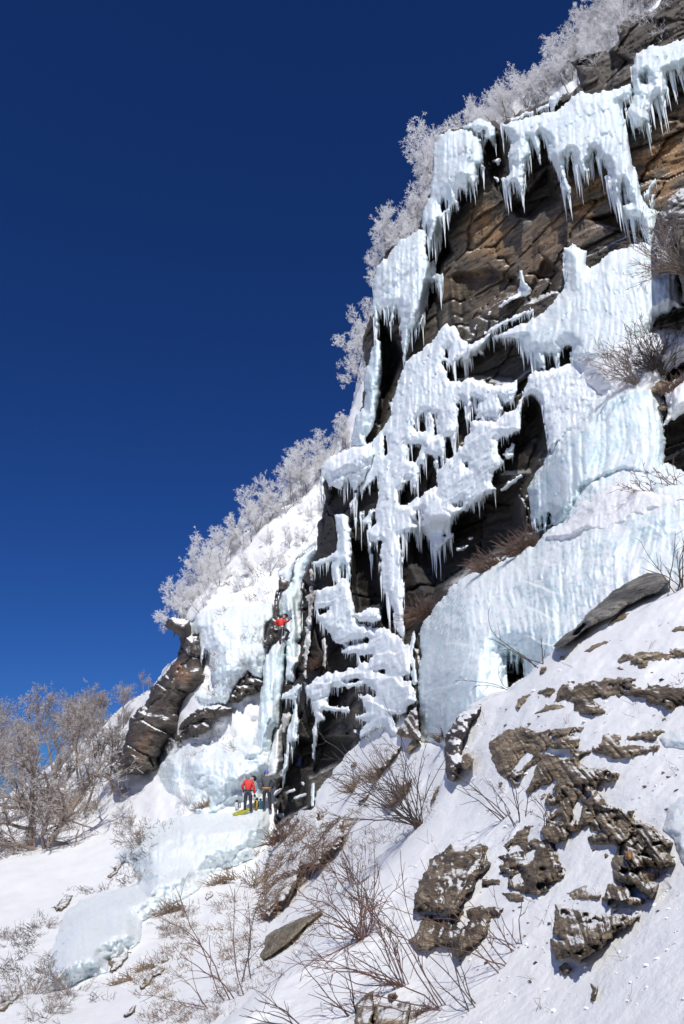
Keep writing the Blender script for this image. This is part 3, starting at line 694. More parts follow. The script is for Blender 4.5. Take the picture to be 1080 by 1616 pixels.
# --- snow arcs and the icicle-edged ledge at the upper middle
ice_body('icefall', 'narrow curved ledge of snow fringed with icicles left of the pale ice ramp', [['C',[132,562,158,500,218,470,298,402,358,375,440,343,438,360,335,402,262,442,250,478,222,532,192,542,172,560,148,575]]], 'ice_rough', T=.45, wpx=8, fr=(0.5, 5, 20), seed=13, group='icefalls on the cliff', lump=.1)
ice_body('snow_arc', 'thin curved snow line with a spike of snow on a leaf-shaped rock slab', [['C',[180,465,198,410,258,358,330,318,378,296,430,280,432,258,402,232,388,176,380,180,384,235,362,275,280,335,215,390,186,430]]], 'ice_rough', T=.3, wpx=6, seed=14, cat='snow', lump=.1)
ice_body('snow_arc', 'second faint snow line across the leaf-shaped rock slab', [['C',[225,450,280,410,340,385,400,352,430,345,380,385,300,410,240,455]]], 'ice_rough', T=.2, wpx=5, seed=15, cat='snow')
# --- pale ramp
ice_body('icefall', 'pale cyan ice ramp with a square tower on its back',
    [['C',[243,477,300,445,400,400,480,360,545,290,568,250,575,200,566,85,602,66,640,90,668,94,664,150,680,172,740,115,800,90,900,60,950,60,965,110,990,182,1056,188,1062,260,1070,335,1040,345,960,385,930,470,880,560,700,600,640,580,598,560,600,505,575,492,556,530,546,578,522,535,490,535,486,598,462,592,432,532,392,524,385,475,330,468]]],
    'ice_pale', T=.8, wpx=20, fr=(0.7, 8, 44, 30), seed=16, flute=.1, off=-.2, group='icefalls on the cliff', noedge=lambda X, Y: X > 905)
# --- right curtain
CURT = ['E',[412,190,425,160,490,62,560,-30,640,-110,700,-190,780,-240,860,-262,930,-270,967,-200,990,-140,1002,-20,1003,100,990,172,900,165,832,140,760,165,690,195,660,205,640,255,602,325,570,350,520,345,490,362,470,372,450,372,430,340,420,260]]
ice_body('icefall', 'fluted translucent ice curtain between the leaning shrub and the tall red grass', [CURT], 'ice_blue', T=1.3, wpx=18, fr=(0.5, 5, 16), seed=17, flute=.22, ff=1.7, lump=.05, off=-.5, shape=lambda X, Y, S: 2.4 * (1 - sstep(832, 925, X - (Y - 820) * .12)),
    group='icefalls on the cliff', noedge=lambda X, Y: X > 870, cut=[['E',[500,345,504,300,512,345]],['E',[470,360,476,315,484,360]],['E',[452,368,456,325,464,368]],['E',[520,345,524,310,530,345]]])
# --- big lower icefall
LOWB = ['G',[808,1180,800,1080,790,960,785,850,803,700,798,600,803,545], 'E',[0,712,30,680,80,620,130,578,200,545,280,508,350,478,390,455,440,430,470,400,500,365,560,330,600,240,660,140,850,70,1010,80,1100,130,1300,100,1300,700,1000,760,600,1000], 'P',[800,1120,760,1160,720,1240,690,1250,680,1180]]
ice_body('icefall', 'largest icefall, domed and bluish, reaching the snow beside the near rocky slope', [LOWB], 'ice_blue', T=1.7, wpx=46, fr=(0.4, 6, 20), seed=18, flute=.15, ff=1.6, lump=.2, lf=.9, rip=.12, off=-.7, shape=lambda X, Y, S: 1.8 * (1 - sstep(660, 745, X)), back=2.0,
    group='icefalls on the cliff', cut=[['E',[322,910,330,900,336,945,352,940,358,905,366,950,374,955,380,915,390,935,400,995,375,1012,332,1035,326,985]]], noedge=lambda X, Y: (X < 790) | (X > 835))
ice_body('icefall', 'thin ice tongue in front of a dark cleft left of the largest icefall', [['G',[742,640,752,600,770,560,775,600,760,680,775,760,795,850,785,868,752,872,748,800]]], 'ice_white', T=.4, wpx=7, seed=19, group='icefalls on the cliff', off=.2)
# --- lower middle ledges
LEDG = ['G',[200,330,240,318,300,300,365,262,392,268,415,340,435,430,445,470,438,490,450,512,540,545,600,542,660,568,705,610,748,652,752,800,772,880,782,960,740,1000,700,1090,690,1160,640,1150,600,1110,560,1120,500,1150,440,1190,470,1120,505,1075,425,1060,440,1040,490,1020,485,970,448,935,500,915,530,910,505,855,440,880,400,888,318,875,270,960,292,985,405,1010,380,1028,290,1010,262,1020,268,1070,225,1090,215,1110,205,1290,193,1285,192,1120,200,1020,160,920,150,880,190,850,260,800,320,790,345,800,400,775,450,770,455,740,440,690,318,688,400,650,330,632,285,570,230,500,210,450]]
LEDH = [['G',[380,628,420,612,500,602,500,622,430,640,395,650]], ['G',[225,440,290,415,285,440,235,462]], ['G',[455,700,530,690,535,705,510,740,470,735]], ['G',[385,848,450,832,465,840,400,858]], ['G',[520,915,545,905,545,925]], ['G',[540,785,600,782,600,795,545,795]],
        ['G',[700,820,745,810,745,835,705,845]], ['G',[655,1040,720,1030,775,1000,800,1100,770,1150,700,1150,665,1110]]]
ice_body('icefall', 'tier of snowy ice ledges at the foot of the wall, dark bands between them', [LEDG], 'ice_rough', cut=LEDH, T=.28, wpx=9, fr=(0.5, 4, 14, 16), seed=20, flute=.03, lump=.12, lf=2, rip=.35, off=-.1, group='icefalls on the cliff', edge=(3.5, .09))
ice_body('icefall', 'short snow-covered ledge with small icicles jutting above the tiered ledges', [['G',[435,465,480,445,540,418,575,430,582,490,565,505,540,520,510,505,470,515,445,495]]], 'ice_rough', T=.6, wpx=9, fr=(0.4, 4, 12), seed=21, group='icefalls on the cliff', lump=.2, lf=1.6, off=-.4)
ice_body('icefall', 'slim left-hand ice strip between two dark walls, icicles halfway down', [['G',[325,-90,360,-110,395,-90,408,0,408,170,412,262,395,250,382,190,365,180,352,205,345,300,325,290,310,250,298,200,310,160,215,200,180,180,200,165,280,140,330,100,335,20]]], 'ice_white', T=.6, wpx=12, fr=(0.5, 6, 30), seed=22, group='icefalls on the cliff', off=-.1)
ice_body('icicle_cluster', 'lone slender icicle with a tan stained top on the dark pillar', [['Q',[535,50,560,40,578,60,585,100,582,200,572,270,562,200,556,100]]], 'ice_tan', T=.3, wpx=6, fr=(0.3, 8, 20), seed=23, cat='icicle', off=-.3)
ice_body('stained_ice', 'vertical line of tan stained ice knobs on the edge of the dark pillar', [['G',[150,860,140,700,150,600,160,470,165,400,150,370,170,350,185,300,175,220,195,200,205,260,195,300,210,330,200,400,195,470,178,560,180,640,165,700,160,800]]], 'ice_tan', T=.35, wpx=6, seed=24, cat='ice', lump=.3, lf=3, off=-.4, edge=(5, .2))
ice_body('icefall', 'ragged ice streak below the ice pillar, right of the two belayers', [['Q',[230,500,300,440,370,390,400,420,370,480,345,530,350,640,365,700,350,760,352,850,320,870,318,960,305,960,295,880,270,1050,240,1130,232,1110,260,1000,275,900,270,800,285,700,320,640,325,540,300,525,230,520]]], 'ice_white', T=.4, wpx=8, fr=(0.4, 6, 24), seed=25, group='icefalls on the cliff', off=-.35)
ice_body('stained_ice', 'tan stained ice lump between the ice pillar and its ragged streak', [['Q',[230,640,290,630,320,650,290,690,265,740,260,790,235,770,232,700]]], 'ice_tan', T=.4, wpx=7, seed=26, cat='ice', off=-.3, lump=.2)
ice_body('ice_patch', 'thin white ice plate hung with one long icicle on the lowest dark wall', [['Q',[600,602,680,590,750,580,775,615,760,628,700,622,650,612]]], 'ice_rough', T=.25, wpx=6, seed=27, cat='ice', off=-.3)
for i, (lab, q) in enumerate((('snow strip along the top crack of the lowest dark block', [330,1305,400,1270,438,1262,430,1285,360,1315,318,1318]), ('snow strip along the upper lip of the lowest dark block', [250,1255,330,1238,345,1250,270,1275,245,1278]),
        ('snow patch where the gully ice meets the lowest dark block', [175,1260,215,1225,240,1235,200,1270,160,1300]), ('snow crust at the notch of the lowest dark block', [380,1180,410,1185,405,1215,385,1205]))):
    ice_body('snow_strip', lab, [['Q', q]], 'snow', T=.14, wpx=5, seed=30 + i, cat='snow', off=-.2, tongue=2)
ice_body('ice_column', 'short ice column beside the grassy bank at the foot of the lowest dark wall', [['Q',[455,1180,490,1190,488,1260,490,1380,465,1395,458,1290]]], 'ice_white', T=.3, wpx=8, seed=35, group='icefalls on the cliff', off=-.3)
for i, (lab, q) in enumerate((('snow strip jutting lowest from the broad lumpy ice flow', [545,1050,580,1010,640,985,625,1005,580,1040,560,1058]), ('thin snow line on the big dark wall above the red grass', [645,1045,690,1030,715,1018,700,1035,665,1050]),
        ('small snow streak near the top of the big dark wall', [690,1000,735,988,712,1002]))):
    ice_body('snow_strip', lab, [['D', q]], 'snow', T=.25, wpx=5, seed=40 + i, cat='snow', off=-.2)
ice_body('ice_patch', 'scrappy ice remnant beside the orange rock patch, left of the fluted curtain', [['C',[330,935,360,915,368,920,345,950,310,975,300,965]], ['C',[300,965,340,955,360,965,330,985]]], 'ice_rough', T=.3, wpx=6, seed=44, cat='ice', off=-.1)
ice_body('snow_strip', 'dirty snow streak below the orange rock patch', [['E',[285,200,330,165,370,140,390,135,350,175,305,212]]], 'ice_rough', T=.25, wpx=6, seed=45, cat='snow', off=-.1)

# --- gully: climbed ice, left curtain, aprons
BK = lambda X, Y: back_depth(X, Y) - 1.2
R1 = [['R',[560,95,600,60,700,0,720,-20,690,60,660,110,632,165,612,230,592,320,592,420,578,520,592,610,582,700,560,780,600,870,592,960,542,1000,552,1080,470,1095,455,1090,458,900,452,800,400,752,440,720,450,600,402,560,398,470,410,380,440,350,500,340,520,230,525,160]]]
ice_body('ice_column', 'tall bluish ice column being climbed by the climber in red', R1, 'ice_blue', base=BK, T=1.3, wpx=22, seed=50, flute=.25, lump=.12, group='icefalls in the gully', off=-.2)
ice_body('ice_column', 'smooth round-topped ice pillar below the climber, its foot spreading over the snow', [['R',[340,800,400,748,455,790,462,900,458,1080,432,1200,412,1330,420,1430,402,1450,370,1452,348,1520,345,1640,300,1760,100,1760,190,1600,232,1480,243,1300,258,1130,280,960,308,860]]],
    'ice_blue', base=BK, T=1.6, wpx=30, seed=51, flute=.22, group='icefalls in the gully', off=-.3, lump=.05, shape=lambda X, Y, S: 1.5 * sstep(1120, 1215, Y) ** 1.5)
ice_body('snow_band', 'snowy ledge at the right foot of the ice column, above the stained ice', [['R',[430,1230,440,1180,480,1140,540,1110,560,1085,590,1090,590,1130,560,1180,520,1200,490,1225,430,1235]], ['R',[455,1080,460,880,560,880,600,900,590,960,545,1000,550,1090,480,1095]]], 'ice_rough', base=BK, T=.9, wpx=12, seed=52, cat='snow', off=-.9, lump=.2)
ice_body('icefall', 'short frosty ice sheet left of the top of the tall bluish column', [['R',[400,215,430,190,560,70,660,-40,720,-60,700,0,600,60,560,95,525,160,515,235,500,300,488,290,478,330,462,280,430,255,405,250]]], 'ice_rough', base=BK, T=.8, wpx=14, fr=(.4, 5, 12), seed=53, group='icefalls in the gully', off=-.6)
ice_body('icefall', 'wide frosted ice curtain left of the climber, fringed over the rock buttress',
    [['H',[425,240,430,160,470,110,520,80,620,60,700,50,800,60,905,40,905,130,870,160,850,275,885,300,855,400,835,470,760,435,700,495,665,560,640,615,500,625,465,565,540,545,545,500,560,530,575,500,545,440,540,330,520,310,500,360,488,355,490,270,480,220,460,250]]],
    'ice_white', base=BK, T=.9, wpx=26, fr=(0.5, 6, 26), seed=54, flute=.22, lump=.14, group='icefalls in the gully', off=.2, shape=lambda X, Y, S: 1.0 * sstep(1040, 1110, Y), noedge=lambda X, Y: X > 345)
ice_body('ice_apron', 'smooth pale ice apron behind the two belayers, its left side dropping in a small curtain',
    [['H',[262,900,290,875,350,858,500,838,640,832,720,800,790,770,830,690,950,740,962,1000,905,1050,900,1240,700,1250,560,1330,380,1330,330,1230,275,1180,262,1170,252,1190,240,1190,236,1060,250,960]]],
    'ice_apron', base='back', T=1.7, wpx=34, soft=.08, tongue=0, drp=.03, fr=(0.4, 6, 22), seed=55, flute=.06, lump=.03, lf=.6, group='ice aprons in the gully', off=.15, shape=lambda X, Y, S: 1.5 * sstep(1215, 1272, Y), rip=.15, noedge=lambda X, Y: X > 262, cat='ice')
ice_body('ice_apron', 'middle ice apron bulging below the belayers, shaded crease down its centre',
    [['J',[480,200,560,120,650,60,760,20,900,10,1080,0,1150,-20,1150,90,1090,200,1000,240,900,270,850,340,800,370,700,400,640,440,560,380,590,300,560,220]]],
    'ice_apron', base='back', T=2.6, wpx=34, soft=.2, tongue=0, drp=.03, seed=56, flute=.22, lump=.08, lf=.7, group='ice aprons in the gully', off=.3, cat='ice', rip=.1)
ice_body('ice_apron', 'lowest ice apron spreading over the slope, a dark cleft at its upper left corner',
    [['J',[280,430,340,380,420,350,520,325,600,305,660,300,720,330,760,380,700,420,610,470,600,560,540,600,470,640,460,690,360,720,280,760,195,770,190,700,220,600,250,500]]],
    'ice_apron', base='back', T=2.6, wpx=34, soft=.2, tongue=0, drp=.05, seed=57, flute=.24, ff=1.6, lump=.08, group='ice aprons in the gully', off=.3, cat='ice', fr=(.2, 5, 10), noedge=lambda X, Y: X > 100)

ice_body('ice_patch', 'greyish icy patch on the near slope at the right frame edge, beside the comma-shaped outcrop', [['L',[985,385,1030,360,1080,350,1200,340,1200,430,1080,425,1010,415]]], 'ice_apron', base='near', T=.10, wpx=12, soft=.05, tongue=0, drp=0, flute=.02, lump=.02, seed=81, cat='ice', off=.03, edge=(5, .1), back=.3)
ice_body('ice_patch', 'grey glassy ice patch on the near slope, right of the fanned plates', [['L',[1020,640,1080,600,1200,590,1200,900,1080,860,1050,800,1040,760,1000,720]]], 'ice_apron', base='near', T=.10, wpx=12, soft=.05, tongue=0, drp=0, flute=.02, lump=.02, seed=82, cat='ice', off=.03, edge=(6, .07), back=.3)

ice_body('snow_field', 'smooth snow apron between the fluted ice curtain and the domed largest icefall', [['E',[480,392,570,345,605,322,650,250,690,198,760,168,840,142,940,165,1000,175,1080,185,1300,150,1300,300,1080,290,960,330,860,360,760,420,660,400,600,440,540,420]]],
    'snow', T=.9, wpx=22, off=-2.0, seed=90, drp=0, flute=.03, lump=.06, lf=.8, cat='snow', soft=.05, tongue=0, back=.5, edge=(7, .06))

ice_body('snow_bank', 'bright snow banked up between the foot of the ice pillar and the dark rock corner', [['R',[352,1500,372,1455,430,1425,438,1480,440,1600,442,1720,436,1860,300,1880,310,1760,340,1640]]], 'snow', base='back', T=1.4, wpx=10, off=-.9, soft=.4, seed=95, cat='snow', drp=0, flute=.02, lump=.03, tongue=0, edge=(2, .1))
# ------------------------------------------------------------ rocks
def layers(s, t, h, ln, seed, p=2):
    w2 = (fbm(s * 1.6 / max(h * 10, .3), t * 0.9, None, 4, seed) - 0.5)
    s = s + w2 * h * 5 + (fbm(t * .5, s * 0.3, None, 2, seed + 31) - .5) * h * 8
    l = s / h
    i = np.floor(l); f = l - i
    t2 = t / ln + _hash(i, i * 0, i * 0, seed + 1) * 9 + 0.4 * vn(s * 2, t * 2, None, seed + 2); j = np.floor(t2); g = t2 - j
    v = _hash(i, j, i * 0, seed + 3)
    edge_ = sstep(0, 0.18, f) * sstep(0, 0.10, 1 - f) * sstep(0, 0.05, g)
    return (v * v if p == 2 else v) * (0.25 + 0.75 * edge_)
def rock_body(name, label, poly, mat='schist', base='near', T=0.35, wpx=10, h=0.12, ln=0.9, ang=25, amp=0.16, step=1.7, back=0.8, cut=(), seed=0, edge=(4, .08), off=0.0, cat='rock', group=None, parent=None, soft=0.5, big=0.1, sink=0.0, hole=0):
    poly = poly if isinstance(poly, np.ndarray) else pg(*poly); cut = [pg(*p) for p in cut]
    bbox = (poly[:, 0].min() - 8, min(poly[:, 0].max() + 8, 1240), poly[:, 1].min() - 8, poly[:, 1].max() + 8)
    def sd(X, Y):
        s = psdf(poly, X, Y)
        for c in cut: s = np.minimum(s, -psdf(c, X, Y))
        if hole: s = np.minimum(s, (hole - fbm(X * .055, Y * .075, None, 4, seed + 77)) * 90)
        return rough_edge(rough_edge(s, X, Y, edge[0], edge[1], seed + 3, 4), X, Y, min(2.6, edge[0] * .5), .31, seed + 8, 4)
    bf = {'near': near_depth, 'back': back_surface, 'mid': mid_depth, 'cliff': cliff_smooth}[base] if isinstance(base, str) else base
    a = math.radians(ang)
    def dep(X, Y, S):
        D = bf(X, Y)
        xm = (X - 540) * D / FPX; ym = (Y - 808) * D / FPX
        s = -xm * math.sin(a) + ym * math.cos(a); t = xm * math.cos(a) + ym * math.sin(a)
        e = np.clip(S / wpx, 0, 1); e2 = np.clip(S / (wpx * .3), 0, 1)
        th = T * (soft * np.sqrt(np.maximum(1 - (1 - e2) ** 2, 0)) + (1 - soft) * e * e * (3 - 2 * e))
        if base == 'near' or base == 'mid': th = th * (0.3 + 1.1 * np.clip((Y - poly[:, 1].min()) / np.ptp(poly[:, 1]), 0, 1))
        lay = layers(s, t, h, ln * 1.6, seed) * amp + layers(s, t, h / 2.7, ln * .8, seed + 9) * amp * 0.5
        f1, f2, idv = worley(t / (ln * .9) + 3, s / (h * 4), seed + 21)
        lay = lay + idv * amp * 0.8 - 0.5 * amp * (1 - sstep(0, .08, f2 - f1))
        bg_ = (fbm(xm / (h * 5), ym / (h * 5), None, 4, seed + 5) - .5) * big * 4
        return D + off + sink - th - (lay + bg_) * (0.1 + 0.9 * e2)
    V, F, X, Y, S, fr = relief(sd, dep, bbox, step, back)
    D = bf(X, Y); xm = (X - 540) * D / FPX; ym = (Y - 808) * D / FPX
    s_ = -xm * math.sin(a) + ym * math.cos(a); t_ = xm * math.cos(a) + ym * math.sin(a)
    bed = 0.45 * layers(s_, t_, h / 2.7, ln * 2.5, seed + 9, 1) + 0.35 * layers(s_, t_, h, ln * 2.5, seed, 1) + 0.3 * fbm(t_ * 1.2, s_ * 14, None, 4, seed + 2)
    c = centre(V); me = mesh_np(name, V - c, F, M[mat] if isinstance(mat, str) else mat, dict(ochre=np.zeros(len(X)), wet_shade=np.zeros(len(X)), bed=np.clip(bed, 0, 1)))
    o = link(name, me, parent, c)
    if parent is None: tag(o, label, cat, group)
    return o

GR = 'rock outcrops on the near snow slope'
rock_body('boulder', 'long grey boulder lying on the ridge where the near slope meets the blue ice', ['N',[335,575,400,512,500,447,520,402,600,332,680,260,760,210,870,160,930,157,972,175,1006,210,940,262,860,292,760,342,690,402,600,442,520,482,440,542,380,587]], 'grey_slab', T=.8, wpx=26, h=.16, ln=1.6, ang=-36, amp=.08, seed=1, edge=(2, .06), off=-.25, cat='boulder', back=1.2,
    cut=[['N',[440,520,505,440,524,450,470,512]]])
OUT = [
 ('small brown rock just below the long grey boulder', ['N',[645,457,670,420,720,390,767,388,750,420,700,437]], .15),
 ('thin brown rock sliver below the small brown rock, above the wide flat outcrop', ['N',[500,607,560,570,620,540,687,530,670,552,600,582,540,614]], .12),
 ('tiny brown rock on the ridge line left of the thin rock sliver', ['N',[363,658,375,635,430,624,400,652]], .12),
 ('small square rock on the ridge line below the long grey boulder', ['N',[256,738,263,695,302,690,290,722]], .15),
 ('brown rock at the frame edge, below the big boulder', ['N',[988,498,1030,465,1080,455,1180,460,1180,490,1060,495]], .12),
 ('wide flat brown outcrop crossing the upper snow to the right frame edge', ['N',[690,662,740,625,800,605,900,600,1000,590,1080,590,1200,595,1200,640,1080,640,1000,652,900,667,820,687,765,682,782,642,720,667]], .25),
 ('small pointed stone under the wide flat outcrop', ['N',[813,692,850,663,882,680,860,702]], .12),
 ('small brown stone left of the pointed stone under the wide flat outcrop', ['N',[688,697,715,680,747,712,712,714]], .1),
 ('long dark-bellied outcrop, broad at its right end, splintered into plates at its left end', ['N',[340,892,360,820,400,785,470,778,600,765,700,752,800,758,870,773,960,790,1080,800,1200,830,1200,900,1060,915,980,932,900,902,830,872,760,862,700,867,692,845,640,862,600,872,560,877,602,912,627,952,600,972,500,962,450,942,450,902,400,882,360,892]], .4),
 ('rounded brown rock at the left end of the splintered plates', ['N',[122,930,130,880,200,838,222,850,190,882,140,935]], .2),
 ('thin rock plates above the rounded brown rock', ['N',[238,842,290,808,342,808,357,828,320,857,285,862]], .12),
 ('flat rock plate hanging below the splintered outcrop', ['N',[218,962,270,932,290,900,360,903,412,915,380,937,300,947]], .15),
 ('comma-shaped brown outcrop near the right frame edge', ['L',[733,437,740,408,790,373,840,370,850,390,920,358,1007,343,1012,365,960,402,920,395,870,402,900,412,992,415,960,447,880,462,800,462,765,442]], .25),
 ('crumbling outcrop of stacked plates in the middle of the near slope', ['M',[403,202,440,168,470,138,520,98,532,110,510,150,500,180,560,168,602,190,617,240,642,270,632,310,600,342,577,350,587,375,540,382,480,372,430,352,420,312,400,302,393,280,418,260,398,240,445,222,482,217,470,200,430,217]], .45),
 ('domed dark outcrop with a smooth left face, left of the crumbling plates', ['M',[78,437,88,370,118,300,130,268,170,228,215,198,250,200,290,198,340,183,357,200,342,230,367,265,350,292,320,312,292,370,250,422,240,447,200,452,120,442]], .7),
 ('rough brown outcrop directly under the domed dark outcrop', ['M',[63,552,90,510,118,450,200,455,240,445,285,428,330,423,412,428,402,455,370,462,350,522,312,572,270,602,240,622,220,612,225,570,160,572,130,592,100,587]], .4),
 ('blocky lowest outcrop with a vertical crack and flat top, on open snow', ['M',[588,520,600,418,640,423,700,438,800,458,860,453,917,460,880,492,840,512,790,562,750,592,690,632,650,612,605,612,588,560]], .55),
 ('small flat rock above the blocky lowest outcrop', ['M',[643,372,700,345,722,345,715,370,772,380,765,397,700,397,660,392]], .12),
 ('squarish rock between the fanned plates and the blocky lowest outcrop', ['M',[775,397,800,333,860,338,900,380,937,400,880,422,800,427]], .25),
 ('small dark stone just under the blocky lowest outcrop', ['M',[613,647,640,628,667,655,640,677,617,670]], .15),
 ('lone curved grey stone in the open snow, lowest of all', ['M',[718,700,767,720,750,777,728,770,740,732]], .15),
 ('thin dark rock between the domed outcrop and the crumbling plates', ['M',[330,322,402,318,402,347,333,347]], .12),
 ('dark shaded rock foot under the crumbling plates', ['M',[398,372,480,373,492,412,428,402]], .15),
 ('small dark stone between the snow patch and the fanned plates', ['L',[778,820,792,806,806,818,800,832,784,834]], .08),
 ('faint flat rock at the lowest left of the splintered row', ['N',[-20,1085,100,1045,180,1035,240,1070,360,1040,500,1040,510,1060,400,1095,200,1110]], .12),
]
for i, (lab, q, T) in enumerate(OUT):
    pq = pg(*q); size = np.ptp(pq, axis=0).max()
    cut = [['M',[238,492,268,440,292,478,250,502]]] if 'directly under' in lab else [['M',[440,325,470,300,480,330,450,345]], ['M',[495,230,520,215,515,250,500,255]]] if 'crumbling outcrop' in lab else ()
    smooth = 'domed' in lab
    rock_body('rock_outcrop' if size > 45 else 'stone', lab, q, mat='dark_schist' if ('domed' in lab or 'dark' in lab or 'crumbling' in lab) else 'schist', T=T * .7, wpx=max(4, min(18, size * .16)), h=.06 if size > 60 else .04, ln=.8 if size > 60 else .3, ang=[8, 14, 3, 10][i % 4] + (12 if 'comma' in lab else 0) if not smooth else -24, hole=.70 if size > 60 and not smooth else 0, amp=(.085 if size > 60 else .04), seed=200 + i * 13,
        edge=(6, .07) if size > 60 else (2.5, .12), off=.03, cat='rock', group=GR, cut=cut, soft=.6 if smooth or 'blocky' in lab else .25, big=.045 if size > 60 else .015)
fanA = rock_body('rock_outcrop', 'largest brown outcrop, its upper slab rounded with snow streaks in its grooves', ['L',[356,405,378,383,430,368,500,348,540,363,600,353,660,343,707,348,690,370,697,410,690,440,735,420,742,440,700,455,690,480,720,500,790,493,847,518,832,547,770,552,757,575,790,622,832,642,860,655,800,668,760,662,738,702,700,722,660,742,610,722,570,692,602,650,642,602,600,642,550,637,572,600,602,548,540,572,510,602,488,592,520,520,540,475,500,500,470,567,430,552,388,512,368,460]],
    T=.35, hole=.70, wpx=20, h=.06, ln=1.5, ang=16, amp=.09, big=.05, seed=700, off=.02, soft=.35, group=GR, cut=[['L',[438,512,498,443,518,453,470,508]],['L',[668,640,690,615,706,640,690,690,672,680]],['L',[585,690,605,680,618,690,600,700]]])
rock_body('rock_outcrop', 'fan of jagged rock plates with an orange stain below the largest slab', ['L',[728,682,762,648,830,640,897,655,890,680,940,700,1000,750,1037,775,1015,805,1052,855,990,877,940,863,955,915,992,930,960,990,900,945,820,920,813,850,830,790,780,780,733,787,723,755,770,735,713,725]],
    T=.35, hole=.70, wpx=14, h=.06, ln=1.1, ang=30, amp=.11, big=.05, seed=710, off=.02, soft=.3, group=GR)
rock_body('rock_outcrop', 'dark red-brown broken rock between the largest slab and the crumbling plates', ['L',[540,730,580,700,640,712,655,740,640,765,600,775,560,765]], T=.25, wpx=10, h=.06, ln=.4, amp=.12, seed=720, off=-.05, group=GR)
rock_body('stone', 'rusty orange stone set in the fan of jagged plates', ['L',[855,800,890,805,888,835,862,838]], mat=make_plain('orange_stone', (.34, .17, .06), .8, .4, 8), T=.3, wpx=8, h=.08, ln=.3, amp=.06, seed=725, off=-.42, group=GR)
# ice-glazed rock on the left shoulder of the near slope
rock_body('rock_outcrop', 'dark ice-glazed rock on the left shoulder of the near slope', ['L',[190,440,198,370,240,300,330,262,320,300,290,330,262,400,250,450,300,462,292,502,250,505,225,548,205,540,195,500]], mat=make_rock('glazed_rock', (.03,.025,.02), (.08,.06,.05), (.16,.12,.10), None, .55, .7, .95, (.1,.5,0), .04, 2.0), T=.5, wpx=14, h=.14, ln=.8, amp=.12, ang=-50, seed=730, off=-.15, group=GR)
rock_body('stone', 'tan stone cupped in the dark ice-glazed rock', ['L',[243,480,255,450,285,445,302,465,290,500,262,508]], T=.25, wpx=7, h=.1, ln=.4, amp=.05, seed=735, off=-.45, group=GR)
# slab and bottom boulder
rock_body('stone_slab', 'tapering olive-brown stone slab resting tilted on the snow', ['K',[75,1122,92,1092,140,1060,200,1030,300,982,400,945,430,933,436,942,400,972,340,1022,250,1112,180,1172,120,1207,90,1182]], mat='olive_slab', base='mid', T=1.0, wpx=14, h=.12, ln=1.5, ang=-35, amp=.05, seed=740, edge=(1.5, .06), off=-.35, cat='slab', back=1.2, soft=.85)
rock_body('boulder', 'rounded tan boulder at the bottom frame edge, its left half smooth', ['K',[608,1500,618,1430,680,1372,712,1358,700,1402,712,1440,700,1500,720,1600,640,1620,610,1560]], base='near', T=.5, wpx=16, h=.2, ln=1.2, ang=-60, amp=.05, seed=750, off=-.2, cat='boulder', soft=.8)
rock_body('boulder', 'dark broken boulder against the rounded tan boulder at the bottom frame edge', ['K',[712,1440,750,1428,830,1430,900,1415,910,1480,880,1560,860,1640,720,1640,700,1500]], base='near', T=.4, wpx=14, h=.1, ln=.6, amp=.12, seed=755, off=-.1, cat='boulder')
rock_body('stone', 'flat grey stone just above the dark broken boulder at the bottom edge', ['K',[775,1385,800,1365,838,1362,835,1390,790,1412]], base='near', T=.15, wpx=6, h=.06, ln=.3, amp=.04, seed=757)
# middle slope rocks
for i, (lab, q, T, mt) in enumerate((
    ('small brown wedge of rock in the snow beyond the single dark stem', ['V',[803,655,850,625,930,583,905,610,850,680,805,685]], .3, 'schist'),
    ('brown earthy bar of rock and grass under the lowest dark wall', ['K',[690,205,740,150,800,70,855,52,840,90,790,150,740,200,705,240]], .5, 'turf'),
    ('second earthy bar of rock and grass, lower and behind the dark shrub', ['K',[750,370,800,300,850,250,918,225,900,255,850,300,820,360,770,400]], .5, 'turf'),
    ('dark jagged rock at the foot of the thin ice tongue', ['G',[728,1240,735,1205,760,1180,790,1175,800,1190,770,1230,740,1262]], .4, 'schist'),
    ('small grey-brown rock beside the near slope edge, right of the dark shrub', ['K',[1012,350,1030,310,1055,270,1076,266,1060,300,1030,345]], .3, 'schist'),
    ('small reddish rock at the tip of the grassy bank', ['K',[625,350,640,320,668,300,682,312,660,345,640,360]], .25, 'turf'),
    ('small stone perched beside the snowline of the lowest wall', ['K',[590,160,600,142,620,145,612,165,598,170]], .2, 'schist'))):
    rock_body('rock_outcrop' if i in (1, 2) else 'stone', lab, q, mat=mt, base='mid', T=T, wpx=8, h=.12, ln=.5, ang=-45, amp=.15, seed=800 + i * 7, edge=(3, .12), off=-.25, group='rocks on the middle slope')
rock_body('rock_outcrop', 'dark rock face with brown grass under the ice, left of the domed icefall foot', ['G',[672,1150,690,1100,725,1050,775,990,790,1000,800,1100,805,1180,780,1190,730,1165]], mat='turf', base=lambda X, Y: cliff_smooth(X, Y), T=.5, wpx=8, amp=.3, seed=850, off=-.9, group='rocks on the middle slope')
